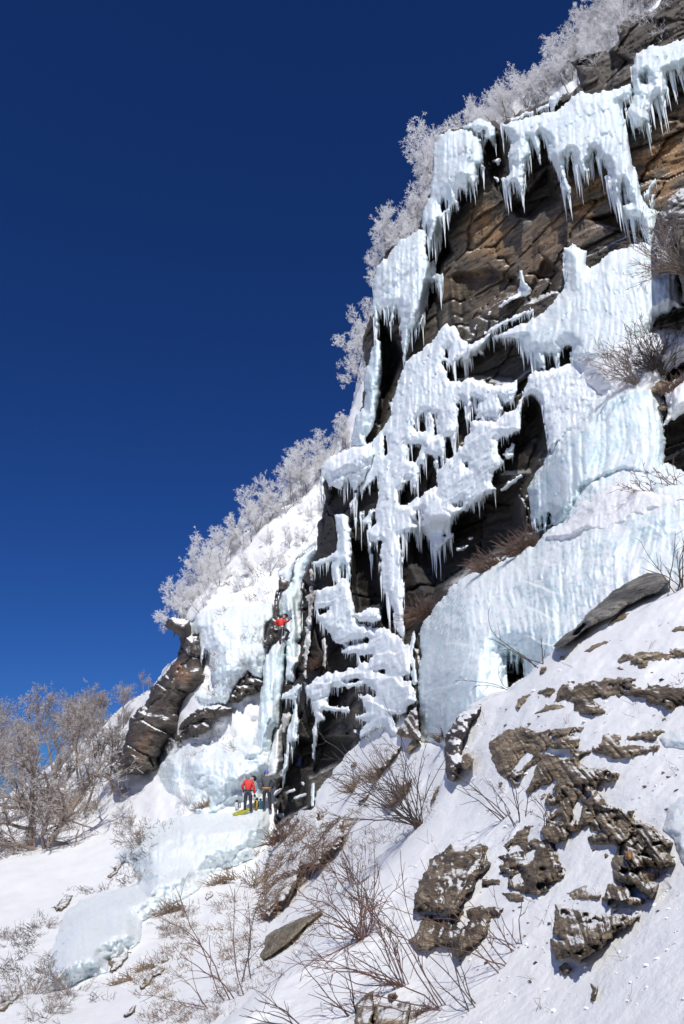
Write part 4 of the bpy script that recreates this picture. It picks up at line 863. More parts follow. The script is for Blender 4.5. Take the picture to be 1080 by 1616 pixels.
# lower left
for i, (lab, q, T) in enumerate((
    ('dark cleft rock at the upper left corner of the lowest ice apron', ['J',[218,412,250,383,300,362,322,352,300,380,285,412,262,428,235,428]], .5),
    ('brown rock at the right rim of the lowest ice apron', ['J',[463,650,480,622,530,605,562,598,550,625,525,648,480,692,466,685]], .5),
    ('dark slanting rock below the brown rim rock', ['J',[600,755,612,718,640,690,702,668,690,695,650,722,615,750]], .4),
    ('small rock between the two slanting rocks of the lower gully', ['J',[690,640,715,625,745,628,720,642]], .2),
    ('narrow brown rock at the bottom, under the slanting rocks', ['J',[530,885,545,850,590,815,580,845,555,870]], .3),
    ('dark rock ledge at the left frame edge, lower corner', ['J',[-60,830,0,820,60,785,92,778,60,815,0,855,-60,870]], .4),
    ('string of small rocks along the left rim of the middle ice apron', ['J',[455,280,480,262,500,232,530,215,510,250,490,270,462,285]], .3),
    ('small dark rock pair right of the grassy rim, under the bank', ['J',[868,375,880,355,905,350,910,360,885,380]], .3))):
    rock_body('stone', lab, q, mat='schist', base='back', T=T * .4, wpx=8, h=.15, ln=.8, ang=-35, amp=.12, seed=900 + i * 7, edge=(5, .12), off=-.05, group='rocks in the lower gully')
# buttress on the left and banded ledges
BT = pg('T',[400,130,412,100,450,70,520,80,590,90,605,130,600,200,650,190,700,250,720,330,730,480,750,600,660,650,560,720,500,800,520,850,500,940,440,1000,380,1080,355,1130,350,1230,300,1270,260,1270,220,1300,165,1295,60,1290,0,1260,-40,1230,20,1170,70,1120,90,1000,120,860,180,790,230,740,280,650,285,620,400,510,440,460,490,380,520,280,515,225,470,190,420,155])
def build_buttress():
    def dep(X, Y, S):
        D = back_depth(X, Y) * 0 + 46.5 + 3.0 * sstep(1240, 950, Y) + 2.5 * sstep(330, 200, X)
        P = place(X, Y, D); e = np.clip(S / 30, 0, 1)
        r = rock_relief(P, 1.0, 44, tilt=0.35, h=3.4, dirx=(1, 0.2))
        dk = 1.6 * sstep(0, 12, psdf(pg('T',[440,460,500,360,520,280,620,270,630,300,560,330,500,400]), X, Y))
        return D - 2.0 + r + dk + 3.0 * (1 - np.sqrt(1 - (1 - e) ** 2))
    V, F, X, Y, S, fr = relief(lambda X, Y: rough_edge(psdf(BT, X, Y), X, Y, 4, .1, 46), dep, (160, 345, 965, 1235), 1.8, 4)
    och = np.maximum(sstep(-6, 10, psdf(pg('T',[465,500,485,430,520,410,560,480,600,520,610,570,560,590,490,560]), X, Y)), .35 * sstep(0, 20, psdf(pg('T',[130,930,300,900,370,980,340,1100,250,1250,150,1250,100,1100]), X, Y)))
    c = centre(V)
    tag(link('rock_buttress', mesh_np('rock_buttress', V - c, F, M['buttress'], dict(ochre=och, wet_shade=0 * och)), None, c), 'brown rock buttress with an overhanging beak, dusted with snow, on the left skyline', 'rock')
build_buttress()
for i, (lab, q) in enumerate((('striped rock ledges with snow lines just left of the smooth ice pillar', ['T',[862,725,905,690,910,640,935,600,1000,530,1030,495,1080,520,1180,580,1180,620,1080,665,1010,700,940,735,890,740]]),
    ('snow-streaked rock rib below the wide frosted curtain', ['T',[500,940,510,900,560,840,640,780,740,750,830,740,900,765,915,775,870,815,810,840,800,860,745,870,720,865,640,880,560,920,520,950]]),
    ('lower dark rock wedge at the upper edge of the smooth snowfield', ['T',[440,1010,520,960,600,900,700,875,740,905,755,930,700,970,620,1000,540,1020,500,1050,470,1040]]))):
    rock_body('rock_outcrop', lab, q, mat='buttress', base='back', T=.9, wpx=12, h=.4, ln=3, ang=[20, -22, -20][i], amp=.6, seed=950 + i * 9, edge=(4, .09), off=-.2, back=2.0, group='rock ribs beside the gully')
rock_body('rock_outcrop', 'brown overhanging rock behind the climber, snow all round it', ['R',[280,790,300,740,312,660,345,605,362,590,358,480,372,385,400,350,398,300,408,240,430,250,488,275,480,345,412,378,402,470,398,560,425,590,420,700,405,745,345,805,300,808]], mat='buttress', base=BK, T=.8, wpx=8, h=.4, ln=1.5, ang=60, amp=.4, seed=980, off=-.9, back=1.5, group='rock ribs beside the gully')
# the dark boulder at the right frame edge under the rusty wall, with a blue-shaded hollow of ice below
rock_body('boulder', 'huge dark rounded boulder on the right frame edge, above the blue shaded hollow', ['U',[335,330,350,240,385,175,430,120,480,80,530,50,700,0,900,0,900,780,560,760,495,720,500,680,492,600,480,560,440,550,400,540,380,480,360,420]], mat='cliff', base=lambda X, Y: cliff_smooth(X, Y), T=3.2, wpx=40, h=.6, ln=3, ang=10, amp=.3, seed=990, off=-1.6, back=4, soft=.5, cat='boulder', edge=(3, .07))
ice_body('snow_field', 'bright snow shelf under the pale ice ramp, shaded hollow at its right end', [['U',[-40,960,60,880,180,860,240,870,300,840,420,770,500,745,600,740,900,700,900,1080,640,1100,514,1080,420,1130,380,1250,420,1330,400,1420,300,1450,150,1400,80,1330,-60,1180,-120,1060]]], 'snow', T=.9, wpx=30, off=-.35, seed=992, drp=0, flute=.03, lump=.05, cat='snow', soft=.3,
    shape=lambda X, Y, S: 2.6 * sstep(-3, 8, psdf(pg('U',[240,875,300,835,380,790,440,755,500,740,900,720,900,900,600,940,420,900,330,900,260,920]), X, Y)))
ice_body('snow_field', 'snow bank with brush at the right frame edge, beside the fluted curtain', [['U',[395,1440,420,1370,400,1250,440,1180,514,1140,900,1060,900,1400,620,1420,514,1370,440,1410]]], 'snow', T=.9, wpx=20, off=-.7, seed=993, drp=0, flute=.03, lump=.08, cat='snow', soft=.4)
for i, (lab, q) in enumerate((('dark rock chip under the leaning shrub, right frame side', ['U',[310,1250,330,1210,400,1170,425,1190,410,1230,350,1262]]), ('dark rock chips between the leaning shrub and the fluted curtain', ['U',[343,1370,350,1330,400,1305,420,1330,390,1360]]))):
    rock_body('stone', lab, q, mat='schist', base='cliff', T=.5, wpx=6, h=.1, ln=.4, amp=.15, seed=1000 + i * 5, off=-.95, edge=(5, .2), group='dark rocks at the right frame edge')
# grassy bank
rock_body('earth_bank', 'overhanging bank of brown frozen turf below the lowest dark wall, hung with icicles', ['V',[62,900,75,800,78,650,100,520,120,400,180,300,260,190,360,110,450,95,520,115,500,160,600,180,660,135,690,170,660,230,700,290,640,400,560,470,500,530,420,540,370,545,350,620,330,700,250,780,180,850,120,920]], mat='turf', base='mid', T=1.2, wpx=16, h=.3, ln=1.2, ang=-40, amp=.45, seed=1010, edge=(6, .08), off=-.7, back=2, cat='bank')
# ------------------------------------------------------------ trees and shrubs
bpy.context.view_layer.update()
DG = bpy.context.evaluated_depsgraph_get()
def hit(px, py, default=None):
    d = Vector(place(np.array([px]), np.array([py]), np.array([10.0]))[0]).normalized()
    ok, loc, nor, i, o, m_ = sc.ray_cast(DG, Vector((0, 0, 0)), d)
    if ok: return np.array(loc)
    D = default if default else float(back_surface(np.array([float(px)]), np.array([float(py)]))[0])
    return place(np.array([px]), np.array([py]), np.array([D]))[0]

def prisms(P0, P1, R0, R1, sides=3):
    """thin tapered sticks"""
    d = P1 - P0; L = np.linalg.norm(d, axis=1, keepdims=True); d = d / np.maximum(L, 1e-6)
    h = np.where(np.abs(d[:, 2:3]) < 0.9, np.array([[0, 0, 1.0]]), np.array([[1.0, 0, 0]]))
    a = np.cross(d, h); a /= np.maximum(np.linalg.norm(a, axis=1, keepdims=True), 1e-6); b = np.cross(d, a)
    t = np.arange(sides) / sides * 2 * np.pi
    ring = np.cos(t)[None, :, None] * a[:, None] + np.sin(t)[None, :, None] * b[:, None]
    V = np.concatenate([P0[:, None] + ring * R0[:, None, None], P1[:, None] + ring * R1[:, None, None]], 1)
    n = len(P0); i = np.arange(n)[:, None] * 2 * sides; k = np.arange(sides)[None]; k2 = (k + 1) % sides
    F = np.stack([i + k, i + k2, i + sides + k2, i + sides + k], -1).reshape(-1, 4)
    return V.reshape(-1, 3), F
def grow(rs, P, D, L, R, n, spread, curl, grav, taper=0.55):
    """bend a set of branches over n pieces; returns segments and sampled points for children"""
    segs = []; cur = P.copy(); d = D.copy(); k = len(P)
    pts = [cur.copy()]; dirs = [d.copy()]; rad = [R.copy()]
    for i in range(n):
        d = d + rs.randn(k, 3) * curl; d[:, 2] += grav
        d /= np.linalg.norm(d, axis=1, keepdims=True)
        nx = cur + d * (L / n)[:, None]
        r0 = R * (1 - (1 - taper) * i / n); r1 = R * (1 - (1 - taper) * (i + 1) / n)
        segs.append((cur, nx, r0, r1)); cur = nx
        pts.append(cur.copy()); dirs.append(d.copy()); rad.append(r1)
    return segs, np.array(pts), np.array(dirs), np.array(rad)
def children(rs, pts, dirs, rad, per, ang, lenf, L, rf, t0=0.25):
    n1, k, _ = pts.shape; n = n1 - 1
    j = np.repeat(np.arange(k), per); m = len(j)
    t = (t0 + (0.999 - t0) * rs.rand(m)) * n; i = np.minimum(t.astype(int), n - 1); f = (t - i)[:, None]
    P = pts[i, j] * (1 - f) + pts[i + 1, j] * f
    d = dirs[i + 1, j]; r = rad[i, j]
    q = rs.randn(m, 3); q -= (q * d).sum(1, keepdims=True) * d; q /= np.linalg.norm(q, axis=1, keepdims=True)
    a = np.radians(ang) * (0.6 + 0.8 * rs.rand(m))[:, None]
    D = d * np.cos(a) + q * np.sin(a)
    Lc = L[j] * lenf * (0.6 + 0.8 * rs.rand(m)) * (1 - 0.45 * (t / n))
    return P, D, Lc, np.minimum(r * rf, r)
def tree_meshes(seed, H, stems, lean, levels, rtrunk, rtwig, frost0, mat, gr=0.0, spread=22, crown_t0=0.3, name='tree'):
    rs = np.random.RandomState(seed)
    D = np.c_[rs.randn(stems, 2) * math.tan(math.radians(spread)), np.ones(stems)] + np.array(lean)
    D /= np.linalg.norm(D, axis=1, keepdims=True)
    P = np.c_[rs.randn(stems, 2) * 0.12, np.full(stems, -0.25)]
    L = H * (0.75 + 0.4 * rs.rand(stems)); R = np.full(stems, rtrunk)
    out = []
    segs, pts, dirs, rad = grow(rs, P, D, L, R, 7, 0, 0.10, 0.02, 0.3)
    out.append((segs, 0))
    for li, (per, ang, lf, n, curl, g) in enumerate(levels):
        P, D, Lc, Rc = children(rs, pts, dirs, rad, per, ang, lf, L, 0.55, crown_t0 if li == 0 else 0.15)
        Rc = np.maximum(Rc, rtwig)
        segs, pts, dirs, rad = grow(rs, P, D, Lc, Rc, n, 0, curl, g, 0.55)
        out.append((segs, li + 1)); L = Lc
    res = []
    sets = [(0, 0, 'trunk', 5, k) for k in range(stems)] + [(1, 9, 'crown', 3, None)] if stems <= 4 else [(0, 9, 'branches', 3, None)]
    for lo, hi, nm, sides, only in sets:
        A, B, Ra, Rb, Fr = [], [], [], [], []
        for segs, lv in out:
            if lo <= lv <= hi:
                if only is not None: segs = [tuple(q[only:only + 1] for q in s) for s in segs]
                for s in segs: A.append(s[0]); B.append(s[1]); Ra.append(s[2]); Rb.append(s[3]); Fr.append(np.full(len(s[0]), min(1.0, frost0 + lv * 0.28)))
        V, F = prisms(np.concatenate(A), np.concatenate(B), np.concatenate(Ra), np.concatenate(Rb), sides)
        fr = np.repeat(np.concatenate(Fr), sides * 2)
        res.append(mesh_np(nm, V, F, mat, dict(frost=fr)))
    return res
LV_DENSE = [(10, 38, .5, 4, .14, .06), (8, 42, .5, 3, .20, .04), (8, 45, .5, 2, .22, .02), (3, 45, .6, 1, .3, 0)]
LV_OPEN = [(8, 45, .5, 4, .18, .04), (7, 48, .5, 3, .24, .0), (6, 50, .5, 2, .28, -.02), (3, 45, .6, 1, .3, -.05)]
FROST = [tree_meshes(10 + i, 1.0, 3 + i % 2, (-.25 + .12 * i, 0, 0), LV_DENSE, .013, .0021, 0.05, M['twig_frost'], name='frost') for i in range(5)]
BROWN = [tree_meshes(30 + i, 1.0, 1 + i % 2, (0, 0, 0), LV_DENSE, .017, .0019, -.25, M['twig_brown'], spread=12, crown_t0=.42) for i in range(4)]
BIG = tree_meshes(51, 1.0, 2, (.05, 0, 0), [(10, 55, .6, 5, .25, .05), (8, 50, .5, 4, .25, .02), (7, 50, .5, 3, .28, .0), (5, 45, .55, 2, .3, -.03)], .034, .0018, -.25, M['twig_brown'], spread=14, crown_t0=.22)
BUSH = [tree_meshes(60 + i, 1.0, 9, (-.2, 0, 0), [(6, 40, .5, 3, .2, .02), (5, 42, .5, 2, .25, 0), (3, 45, .5, 1, .3, 0)], .011, .004, fr_, m_, spread=45, crown_t0=.1) for i, (fr_, m_) in enumerate(((.35, M['twig_frost']), (-.3, M['twig_brown']), (.1, M['twig_frost'])))]
RT = np.random.RandomState(77)
def put_tree(name, label, cat, meshes, P, H, group=None, rz=None, lean=(0, 0)):
    e = empty(name, Vector(P)); tag(e, label, cat, group)
    e.rotation_euler = (lean[1], lean[0], RT.rand() * 6.28 if rz is None else rz)
    k = H; e.scale = (k, k, k)
    for m_ in meshes: link(m_.name.split('.')[0], m_, e)
    return e
def px_to_m(px, P): return px * np.linalg.norm(P) / FPX * 0.97
def along(line, n, jit, rs, depth_in=(0, 30)):
    """points spread along an outline, moved inwards (down-right)"""
    a = np.array(line, float); seg = np.linalg.norm(np.diff(a, axis=0), axis=1); cum = np.r_[0, np.cumsum(seg)]
    out = []
    for k in range(n):
        t = (k + .5 + rs.uniform(-.4, .4)) / n * cum[-1]; i = min(np.searchsorted(cum, t) - 1, len(seg) - 1); i = max(i, 0)
        p = a[i] + (a[i + 1] - a[i]) * (t - cum[i]) / seg[i]
        d = rs.uniform(*depth_in)
        out.append((p[0] + d * .55 + rs.uniform(-jit, jit), p[1] + d * .8))
    return out
def frosted(line, n, hpx, label, grp, din, lean=-.25, DD=None, white=True):
    for k, (x, y) in enumerate(along(line, n, 5, RT, din)):
        D = float(back_surface(np.array([x]), np.array([y]))[0]) if DD is None else DD
        P = place(np.array([x]), np.array([y]), np.array([D]))[0]
        h = px_to_m(RT.uniform(*hpx) * .88, P)
        put_tree('birch_tree', label, 'tree', FROST[RT.randint(5)], P, h, grp, lean=(lean + RT.uniform(-.12, .12), 0))
frosted([(268,985),(290,940),(330,890),(370,850),(430,800),(500,740)], 18, (48, 84), 'frost-covered birch along the long sloping skyline above the wide frosted curtain', 'frosted birches of the sloping skyline', (0, 25))
frosted([(290,960),(350,900),(400,860),(450,810),(500,770)], 11, (30, 55), 'low frosted birch on the snow inside the sloping thicket, just below its skyline', 'low frosted birches below the skyline', (10, 60))
frosted([(500,735),(530,700),(552,680)], 4, (45, 70), 'frosted birch beside the snow-capped block under the thin ice column', 'frosted birches by the snow-capped block', (0, 12))
frosted([(556,600),(578,540),(585,500)], 7, (40, 66), 'frosted birch clinging to the skyline left of the thin ice column', 'frosted birches by the thin ice column', (0, 8), -.5)
frosted([(592,455),(618,400),(650,352),(678,320)], 14, (50, 82), 'grey frosted birch on the skyline above the sloping pointed icefall', 'frosted birches above the pointed icefall', (0, 14), -.45)
frosted([(672,330),(688,275),(692,240)], 5, (70, 95), 'tall frosted birch left of the rounded hanging icefall', 'tall frosted birches by the rounded icefall', (0, 6), -.2)
frosted([(700,222),(745,192),(765,187)], 6, (22, 40), 'small frosted birch behind the ice mushroom', 'small frosted birches behind the ice mushroom', (0, 5), -.3)
frosted([(770,190),(810,170),(850,140),(880,120),(905,100)], 15, (50, 85), 'white frosted birch in the bushes above the widest icefall', 'frosted birches above the widest icefall', (0, 22), -.25)
frosted([(890,110),(930,80),(965,45),(1000,10),(1040,-30)], 20, (55, 100), 'white frosted birch in the topmost thicket near the frame corner', 'frosted birches of the topmost thicket', (-8, 34), -.2)
# brown wood on the left hill
HILL = [(-120,1330,170),(-90,1250,160),(-60,1290,180),(-30,1260,150),(-20,1320,150),(10,1275,150),(5,1235,120),(25,1300,150),(40,1250,130),(60,1270,120),(75,1235,130),(90,1260,110),(100,1215,120),(115,1240,110),(125,1195,110),
        (140,1225,110),(150,1180,100),(165,1205,95),(175,1160,80),(185,1190,85),(195,1140,55),(205,1165,60),(150,1150,70),(128,1165,80),(100,1180,90),(75,1200,100),(50,1215,105),(20,1210,90),(215,1110,38),(228,1090,34),(190,1125,50),(165,1135,60),(-40,1200,100),(-5,1195,90)]
HILL = [q for i, q in enumerate(HILL) if i % 5 != 3]
for k, (x, y, h) in enumerate(HILL):
    P = place(np.array([x]), np.array([y]), np.array([float(back_surface(np.array([x * 1.0]), np.array([y * 1.0]))[0]) + (3 if k % 2 else 0)]))[0]
    put_tree('birch_tree', 'bare brown birch in the hillside wood left of the rock buttress', 'tree', BROWN[k % 4], P, px_to_m(h * RT.uniform(.8, 1.05), P), 'bare birches of the left hillside')
P = hit(52, 1338); put_tree('birch_tree', 'thick gnarled birch standing lowest on the left snow, its shadow beside it', 'tree', BIG, P, px_to_m(190, P), rz=.5)
P = hit(170, 1256); put_tree('birch_tree', 'pale trunked birch with two stems, just left of the foot of the rock buttress', 'tree', BROWN[1], P, px_to_m(150, P), rz=1.0)
P = hit(148, 1246); put_tree('birch_tree', 'crooked slim birch left of the two-stemmed pale birch', 'tree', BROWN[2], P, px_to_m(130, P), rz=2.0)
P = hit(28, 1342); put_tree('birch_tree', 'thin sapling left of the thick gnarled birch', 'tree', BROWN[0], P, px_to_m(70, P))
for k, (x, y, h) in enumerate(((80,1300,60),(95,1290,55),(105,1310,45),(120,1275,55),(135,1290,45),(198,1250,35),(70,1280,60),(110,1265,55),(20,1350,40),(5,1330,60),(155,1275,35),(35,1290,60),(60,1262,60))):
    P = hit(x, y); put_tree('birch_sapling', 'thin leafless sapling on the snow between the gnarled birch and the buttress', 'sapling', BUSH[1], P, px_to_m(h, P), 'saplings on the left snow')
# frosted brush above and on the ice
for k, (x, y, h, v, lab) in enumerate(((1000,40,30,0,'frosted bush on the dark rock, top corner'),(1030,30,30,0,'frosted bush on the dark rock, top corner'),(1050,60,26,0,'frosted bush on the dark rock, top corner'),(960,70,30,0,'frosted bush on the dark rock, top corner'),
        (940,100,22,0,'frosted bush on the dark rock, top corner'))):
    D = 28.5; P = hit(x, y); put_tree('frosted_bush', lab, 'bush', BUSH[0], P, px_to_m(h, P), 'frosted bushes at the top corner')
for k, (x, y, h) in enumerate(((385,1045,26),(400,1035,20),(330,1165,22),(345,1170,18),(300,1030,16),(300,1262,30),(318,1275,26),(290,1285,20),(285,1180,18),(372,1010,16),(270,1190,20))):
    P = hit(x, y); put_tree('frosted_bush', 'tiny frosted bush poking out of the gully snow left of the ice column', 'bush', BUSH[2], P, px_to_m(h, P), 'tiny bushes in the gully')
for x, y, h, lab in ((225,1330,62,'brown leafless bush left of the middle ice apron'), (210,1300,45,'smaller leafless bush touching the brown bush by the middle apron'), (270,1475,55,'brown leafless bush at the right rim of the lowest ice apron'), (285,1445,38,'reddish bush above the rim of the lowest ice apron'),
        (50,1570,70,'leafless bush on the left frame side below the lowest ice apron'), (112,1570,50,'low leafless bush just under the lowest ice apron'), (75,1600,50,'leafless bush in the lowest left corner'), (225,1385,26,'little bush between the lowest and middle aprons'), (10,1580,40,'small bush cut by the left frame edge, near the bottom'), (75,1465,26,'small sparse bush on the open snow left of the lowest apron'),
        (345,1605,40,'low bush at the bottom between the two pairs of long stems'), (20,1480,24,'tiny bush at the left frame edge in open snow')):
    P = hit(x, y); put_tree('leafless_bush', lab, 'bush', BUSH[1], P, px_to_m(h * .85, P))

def shrub(name, label, P, n, ang, Lpx, mat, sub=(3, .35), curve=.12, rpx=.9, grav=-.02, cat='shrub', group=None, seed=0, depth_spread=.5, base_r=.06, segs_n=9, sub2=False, frost=0.0, spread_base=None):
    """stems leaving one foot in a fan; angles in degrees from straight up, positive to the right of the picture plane"""
    rs = np.random.RandomState(seed); dist = np.linalg.norm(P); m = dist / FPX
    a = np.radians(rs.uniform(ang[0], ang[1], n)); dd = rs.uniform(-depth_spread, depth_spread * .6, n)
    right = np.array([1.0, 0, 0]); up = np.array([0, -SP, CP]); fw = np.array([0, CP, SP])
    D = np.sin(a)[:, None] * right + np.cos(a)[:, None] * up + dd[:, None] * fw; D /= np.linalg.norm(D, axis=1, keepdims=True)
    L = rs.uniform(Lpx[0], Lpx[1], n) * m
    P0 = np.zeros((n, 3)) + rs.randn(n, 3) * base_r * (dist / 12) * np.array([1, .5, .2])
    if spread_base is not None: P0 += rs.uniform(-1, 1, n)[:, None] * np.array(spread_base)[None] * m
    out = []
    sg, pts, dirs, rad = grow(rs, P0 - D * .05, D, L, np.full(n, rpx * m), segs_n, 0, curve, grav, .35); out += sg
    if sub[0]:
        Pc, Dc, Lc, Rc = children(rs, pts, dirs, rad, sub[0], 32, sub[1], L, .7, .25)
        sg, p2, d2, r2 = grow(rs, Pc, Dc, Lc, np.maximum(Rc, .38 * m), 4, 0, curve, grav, .5); out += sg
        if sub2:
            Pc, Dc, Lc, Rc = children(rs, p2, d2, r2, 3, 35, .45, Lc, .8, .1)
            sg, _, _, _ = grow(rs, Pc, Dc, Lc, np.maximum(Rc, .33 * m), 2, 0, curve, grav, .5); out += sg
    V, F = prisms(np.concatenate([s[0] for s in out]), np.concatenate([s[1] for s in out]), np.concatenate([s[2] for s in out]), np.concatenate([s[3] for s in out]), 4)
    o = link(name, mesh_np(name, V, F, mat, dict(frost=np.full(len(V), frost))), None, Vector(P))
    if cat == 'grass': tag(o, label, None, group, 'stuff')
    else: tag(o, label, cat, group)
    return o
MB = M['twig_dark']; MR = M['twig_red']
SH = [ # px, py, n, ang, L, mat, sub, label
 (661,1304,26,(-82,12),(70,190),MB,(4,.38),'dense dark shrub whose stems fan up-left over the snow below the lowest dark wall'),
 (572,1482,22,(-95,30),(60,150),MR,(4,.4),'red-brown many-stemmed shrub right of the olive stone slab'),
 (606,1462,2,(-16,-8),(130,165),MB,(6,.25),'single dark upright stem curving above the red-brown shrub'),
 (632,1557,14,(-80,15),(70,190),MR,(4,.4),'red-brown shrub just above the rounded boulders at the bottom'),
 (700,1588,6,(-62,-30),(160,300),MR,(5,.3),'shrub with very long slanting stems rising left from the bottom snow'),
 (742,1592,5,(-60,-20),(80,200),MB,(4,.3),'few bare stems at the bottom, right of the long slanting stems'),
 (812,1499,5,(-62,-10),(60,120),MR,(4,.3),'thin bare shrub between the domed outcrop and the blocky outcrop'),
 (794,1527,4,(-66,-40),(90,190),MR,(4,.3),'pale brown shrub stems leaning left below the domed outcrop'),
 (795,1292,5,(-62,-25),(60,130),MB,(3,.3),'sparse shrub under the glazed rock, stems leaning left'),
 (818,1300,5,(-40,5),(60,110),MB,(3,.3),'sparse upright shrub left of the largest outcrop'),
 (864,1299,6,(-50,15),(30,90),MB,(3,.3),'small dark shrub growing from the red-brown broken rock'),
 (803,1088,3,(-70,-45),(50,95),MB,(3,.3),'thin stems in front of the small black opening in the largest icefall'),
 (855,1050,4,(-52,-15),(40,120),MB,(3,.3),'thin stems on the ridge between the two small ridge rocks'),
 (1073,930,8,(-60,10),(60,120),MB,(4,.35),'bare dark shrub on the ridge at the right frame edge, before the ice'),
 (360,1578,2,(-38,-26),(130,170),MR,(5,.3),'pair of long straight stems left of the olive slab, near the bottom'),
 (374,1574,2,(-24,-14),(90,150),MR,(5,.3),'two bare stems close right of the long straight pair'),
 (392,1545,2,(-12,4),(90,150),MB,(5,.25),'thin upright stem standing left of the olive stone slab'),
 (560,1600,6,(-60,-15),(60,120),MB,(3,.3),'shrub twigs at the bottom edge left of the rounded boulder'),
 (470,1625,6,(-70,-5),(50,110),MB,(3,.3),'short twigs sticking up at the bottom edge, lowest left of the near slope'),
 (330,1590,4,(-80,-40),(50,100),MR,(4,.3),'thin reddish twigs leaning left from the bottom snow'),
 (500,1345,16,(-50,60),(20,50),MR,(3,.4),'red twiggy brush on the snow right of the grassy bank'),
 (560,1390,18,(-60,60),(25,60),MR,(3,.4),'low red brush beyond the single dark stem'),
 (470,1400,16,(-70,60),(20,60),MR,(3,.4),'red brush at the foot of the grassy bank'),
 (404,1400,18,(-80,20),(18,48),M['twig_brown'],(3,.4),'brown brush hugging the left side of the grassy bank'),
 (1041,590,60,(-88,30),(35,100),M['twig_dark'],(5,.35),'dense purple-brown leafless thicket under the huge dark boulder'),
 (1005,606,26,(-88,-30),(40,100),M['twig_brown'],(5,.35),'leaning brown shrub hanging over the fluted ice curtain'),
 (1085,430,20,(-95,-35),(50,120),M['twig_brown'],(5,.35),'pale leafless branches reaching left over the pale ramp from the frame edge'),
 (1060,410,16,(-90,10),(20,45),M['twig_frost'],(4,.35),'frosted bush on the face of the huge dark boulder'),
 (1015,775,12,(-85,-20),(20,55),MR,(3,.3),'small brush at the right foot of the fluted curtain'),
 (1060,765,12,(-85,0),(20,50),MR,(3,.3),'small brush at the right frame edge below the fluted curtain'),
]
for k, (x, y, n, ang, L, mt, sub, lab) in enumerate(SH):
    P = hit(x, y)
    shrub('shrub', lab, P, n, ang, L, mt, sub, seed=300 + k, curve=.13 if L[1] > 60 else .2, rpx=.95 if L[1] > 105 else .55, sub2=(n > 10), frost=.5, grav=-.01, depth_spread=.35)
# grass
def grass(label, pts, n, ang, L, mat, seed, group=None, w=8):
    P = hit(*pts)
    shrub('grass_tuft', label, P, n, ang, L, mat, (0, 0), curve=.10, rpx=.55, grav=-.10, cat='grass', seed=seed, segs_n=5, depth_spread=.7, base_r=.03, spread_base=(w, 0, w * .5), group=group)
GR_ = [((828,866),260,(-75,-5),(14,46),'red_grass','tall red-brown grass growing at the left foot of the fluted curtain',22),
       ((775,895),160,(-75,-20),(20,45),'red_grass','red grass leaning left on the shoulder of the largest icefall',18),
       ((672,975),200,(-85,10),(20,50),'red_grass','red-brown grass in the hollow left of the top of the largest icefall',12),
       ((650,985),120,(-80,20),(14,30),'red_grass','smaller red grass patch beside the hanging ice column foot',10),
       ((500,1052),90,(-60,40),(10,26),'red_grass','brown grass on the ledge of the dark pillar',14),
       ((456,1318),200,(-70,10),(12,32),'red_grass','red grass at the lower lip of the lowest dark wall',26),
       ((1068,610),160,(-60,40),(10,26),'red_grass','rusty grass under the dense leafless thicket',22),
       ((700,1165),60,(-60,10),(10,24),'red_grass','brown grass before the dark rock face left of the largest icefall foot',10),
       ((560,1245),90,(-80,20),(12,34),'straw','straw grass tuft on the snow at the corner of the lowest dark wall',10),
       ((600,1225),120,(-80,20),(14,34),'straw','straw-coloured grass on the upper earthy bar',14),
       ((640,1255),120,(-80,20),(14,34),'straw','straw-coloured grass on the lower earthy bar',14),
       ((320,1275),60,(-60,30),(8,20),'straw','straw grass poking out of the upper apron',10),
       ((350,1395),90,(-80,10),(12,28),'straw','dry grass at the right rim of the middle ice apron',16),
       ((270,1440),120,(-80,10),(12,28),'straw','dry grass above the brown rim rock of the lowest apron',14),
       ((230,1530),60,(-80,10),(10,22),'straw','dry grass between the slanting rocks of the lower gully',12),
       ((195,1550),60,(-80,10),(10,22),'straw','dry grass at the bottom of the lowest ice apron',12),
       ((1030,1390),120,(-60,70),(12,30),'red_grass','brown grass tuft at the lower right of the fanned plates',10),
       ((665,1600),120,(-60,70),(12,30),'red_grass','brown grass around the dark boulder at the bottom edge',16)]
for k, (p, n, ang, L, mt, lab, wd) in enumerate(GR_): grass(lab, p, n, ang, L, M[mt], 500 + k, w=wd)
# matted grass all over the overhanging bank
rsb = np.random.RandomState(9)
for k in range(26):
    x, y = [(430,1400),(440,1370),(455,1345),(470,1325),(490,1310),(505,1330),(520,1310),(535,1295),(450,1400),(465,1380),(480,1370),(500,1360),(515,1345),(535,1325),(440,1420),(425,1440),(445,1385),(475,1345),(490,1385),(460,1410),(430,1380),(510,1290),(480,1300),(545,1310),(560,1300),(420,1425)][k]
    shrub('grass_tuft', 'matted straw and red grass hanging over the brown frozen bank', hit(x, y), 60, (-165, -60) if k % 3 else (-80, 10), (8, 26), (M['straw'], M['red_grass'], M['twig_brown'], M['red_grass'])[k % 4], (0, 0), curve=.16, rpx=.45, grav=-.22, cat='grass', seed=600 + k, segs_n=5, depth_spread=.7, spread_base=(16, 0, 9))

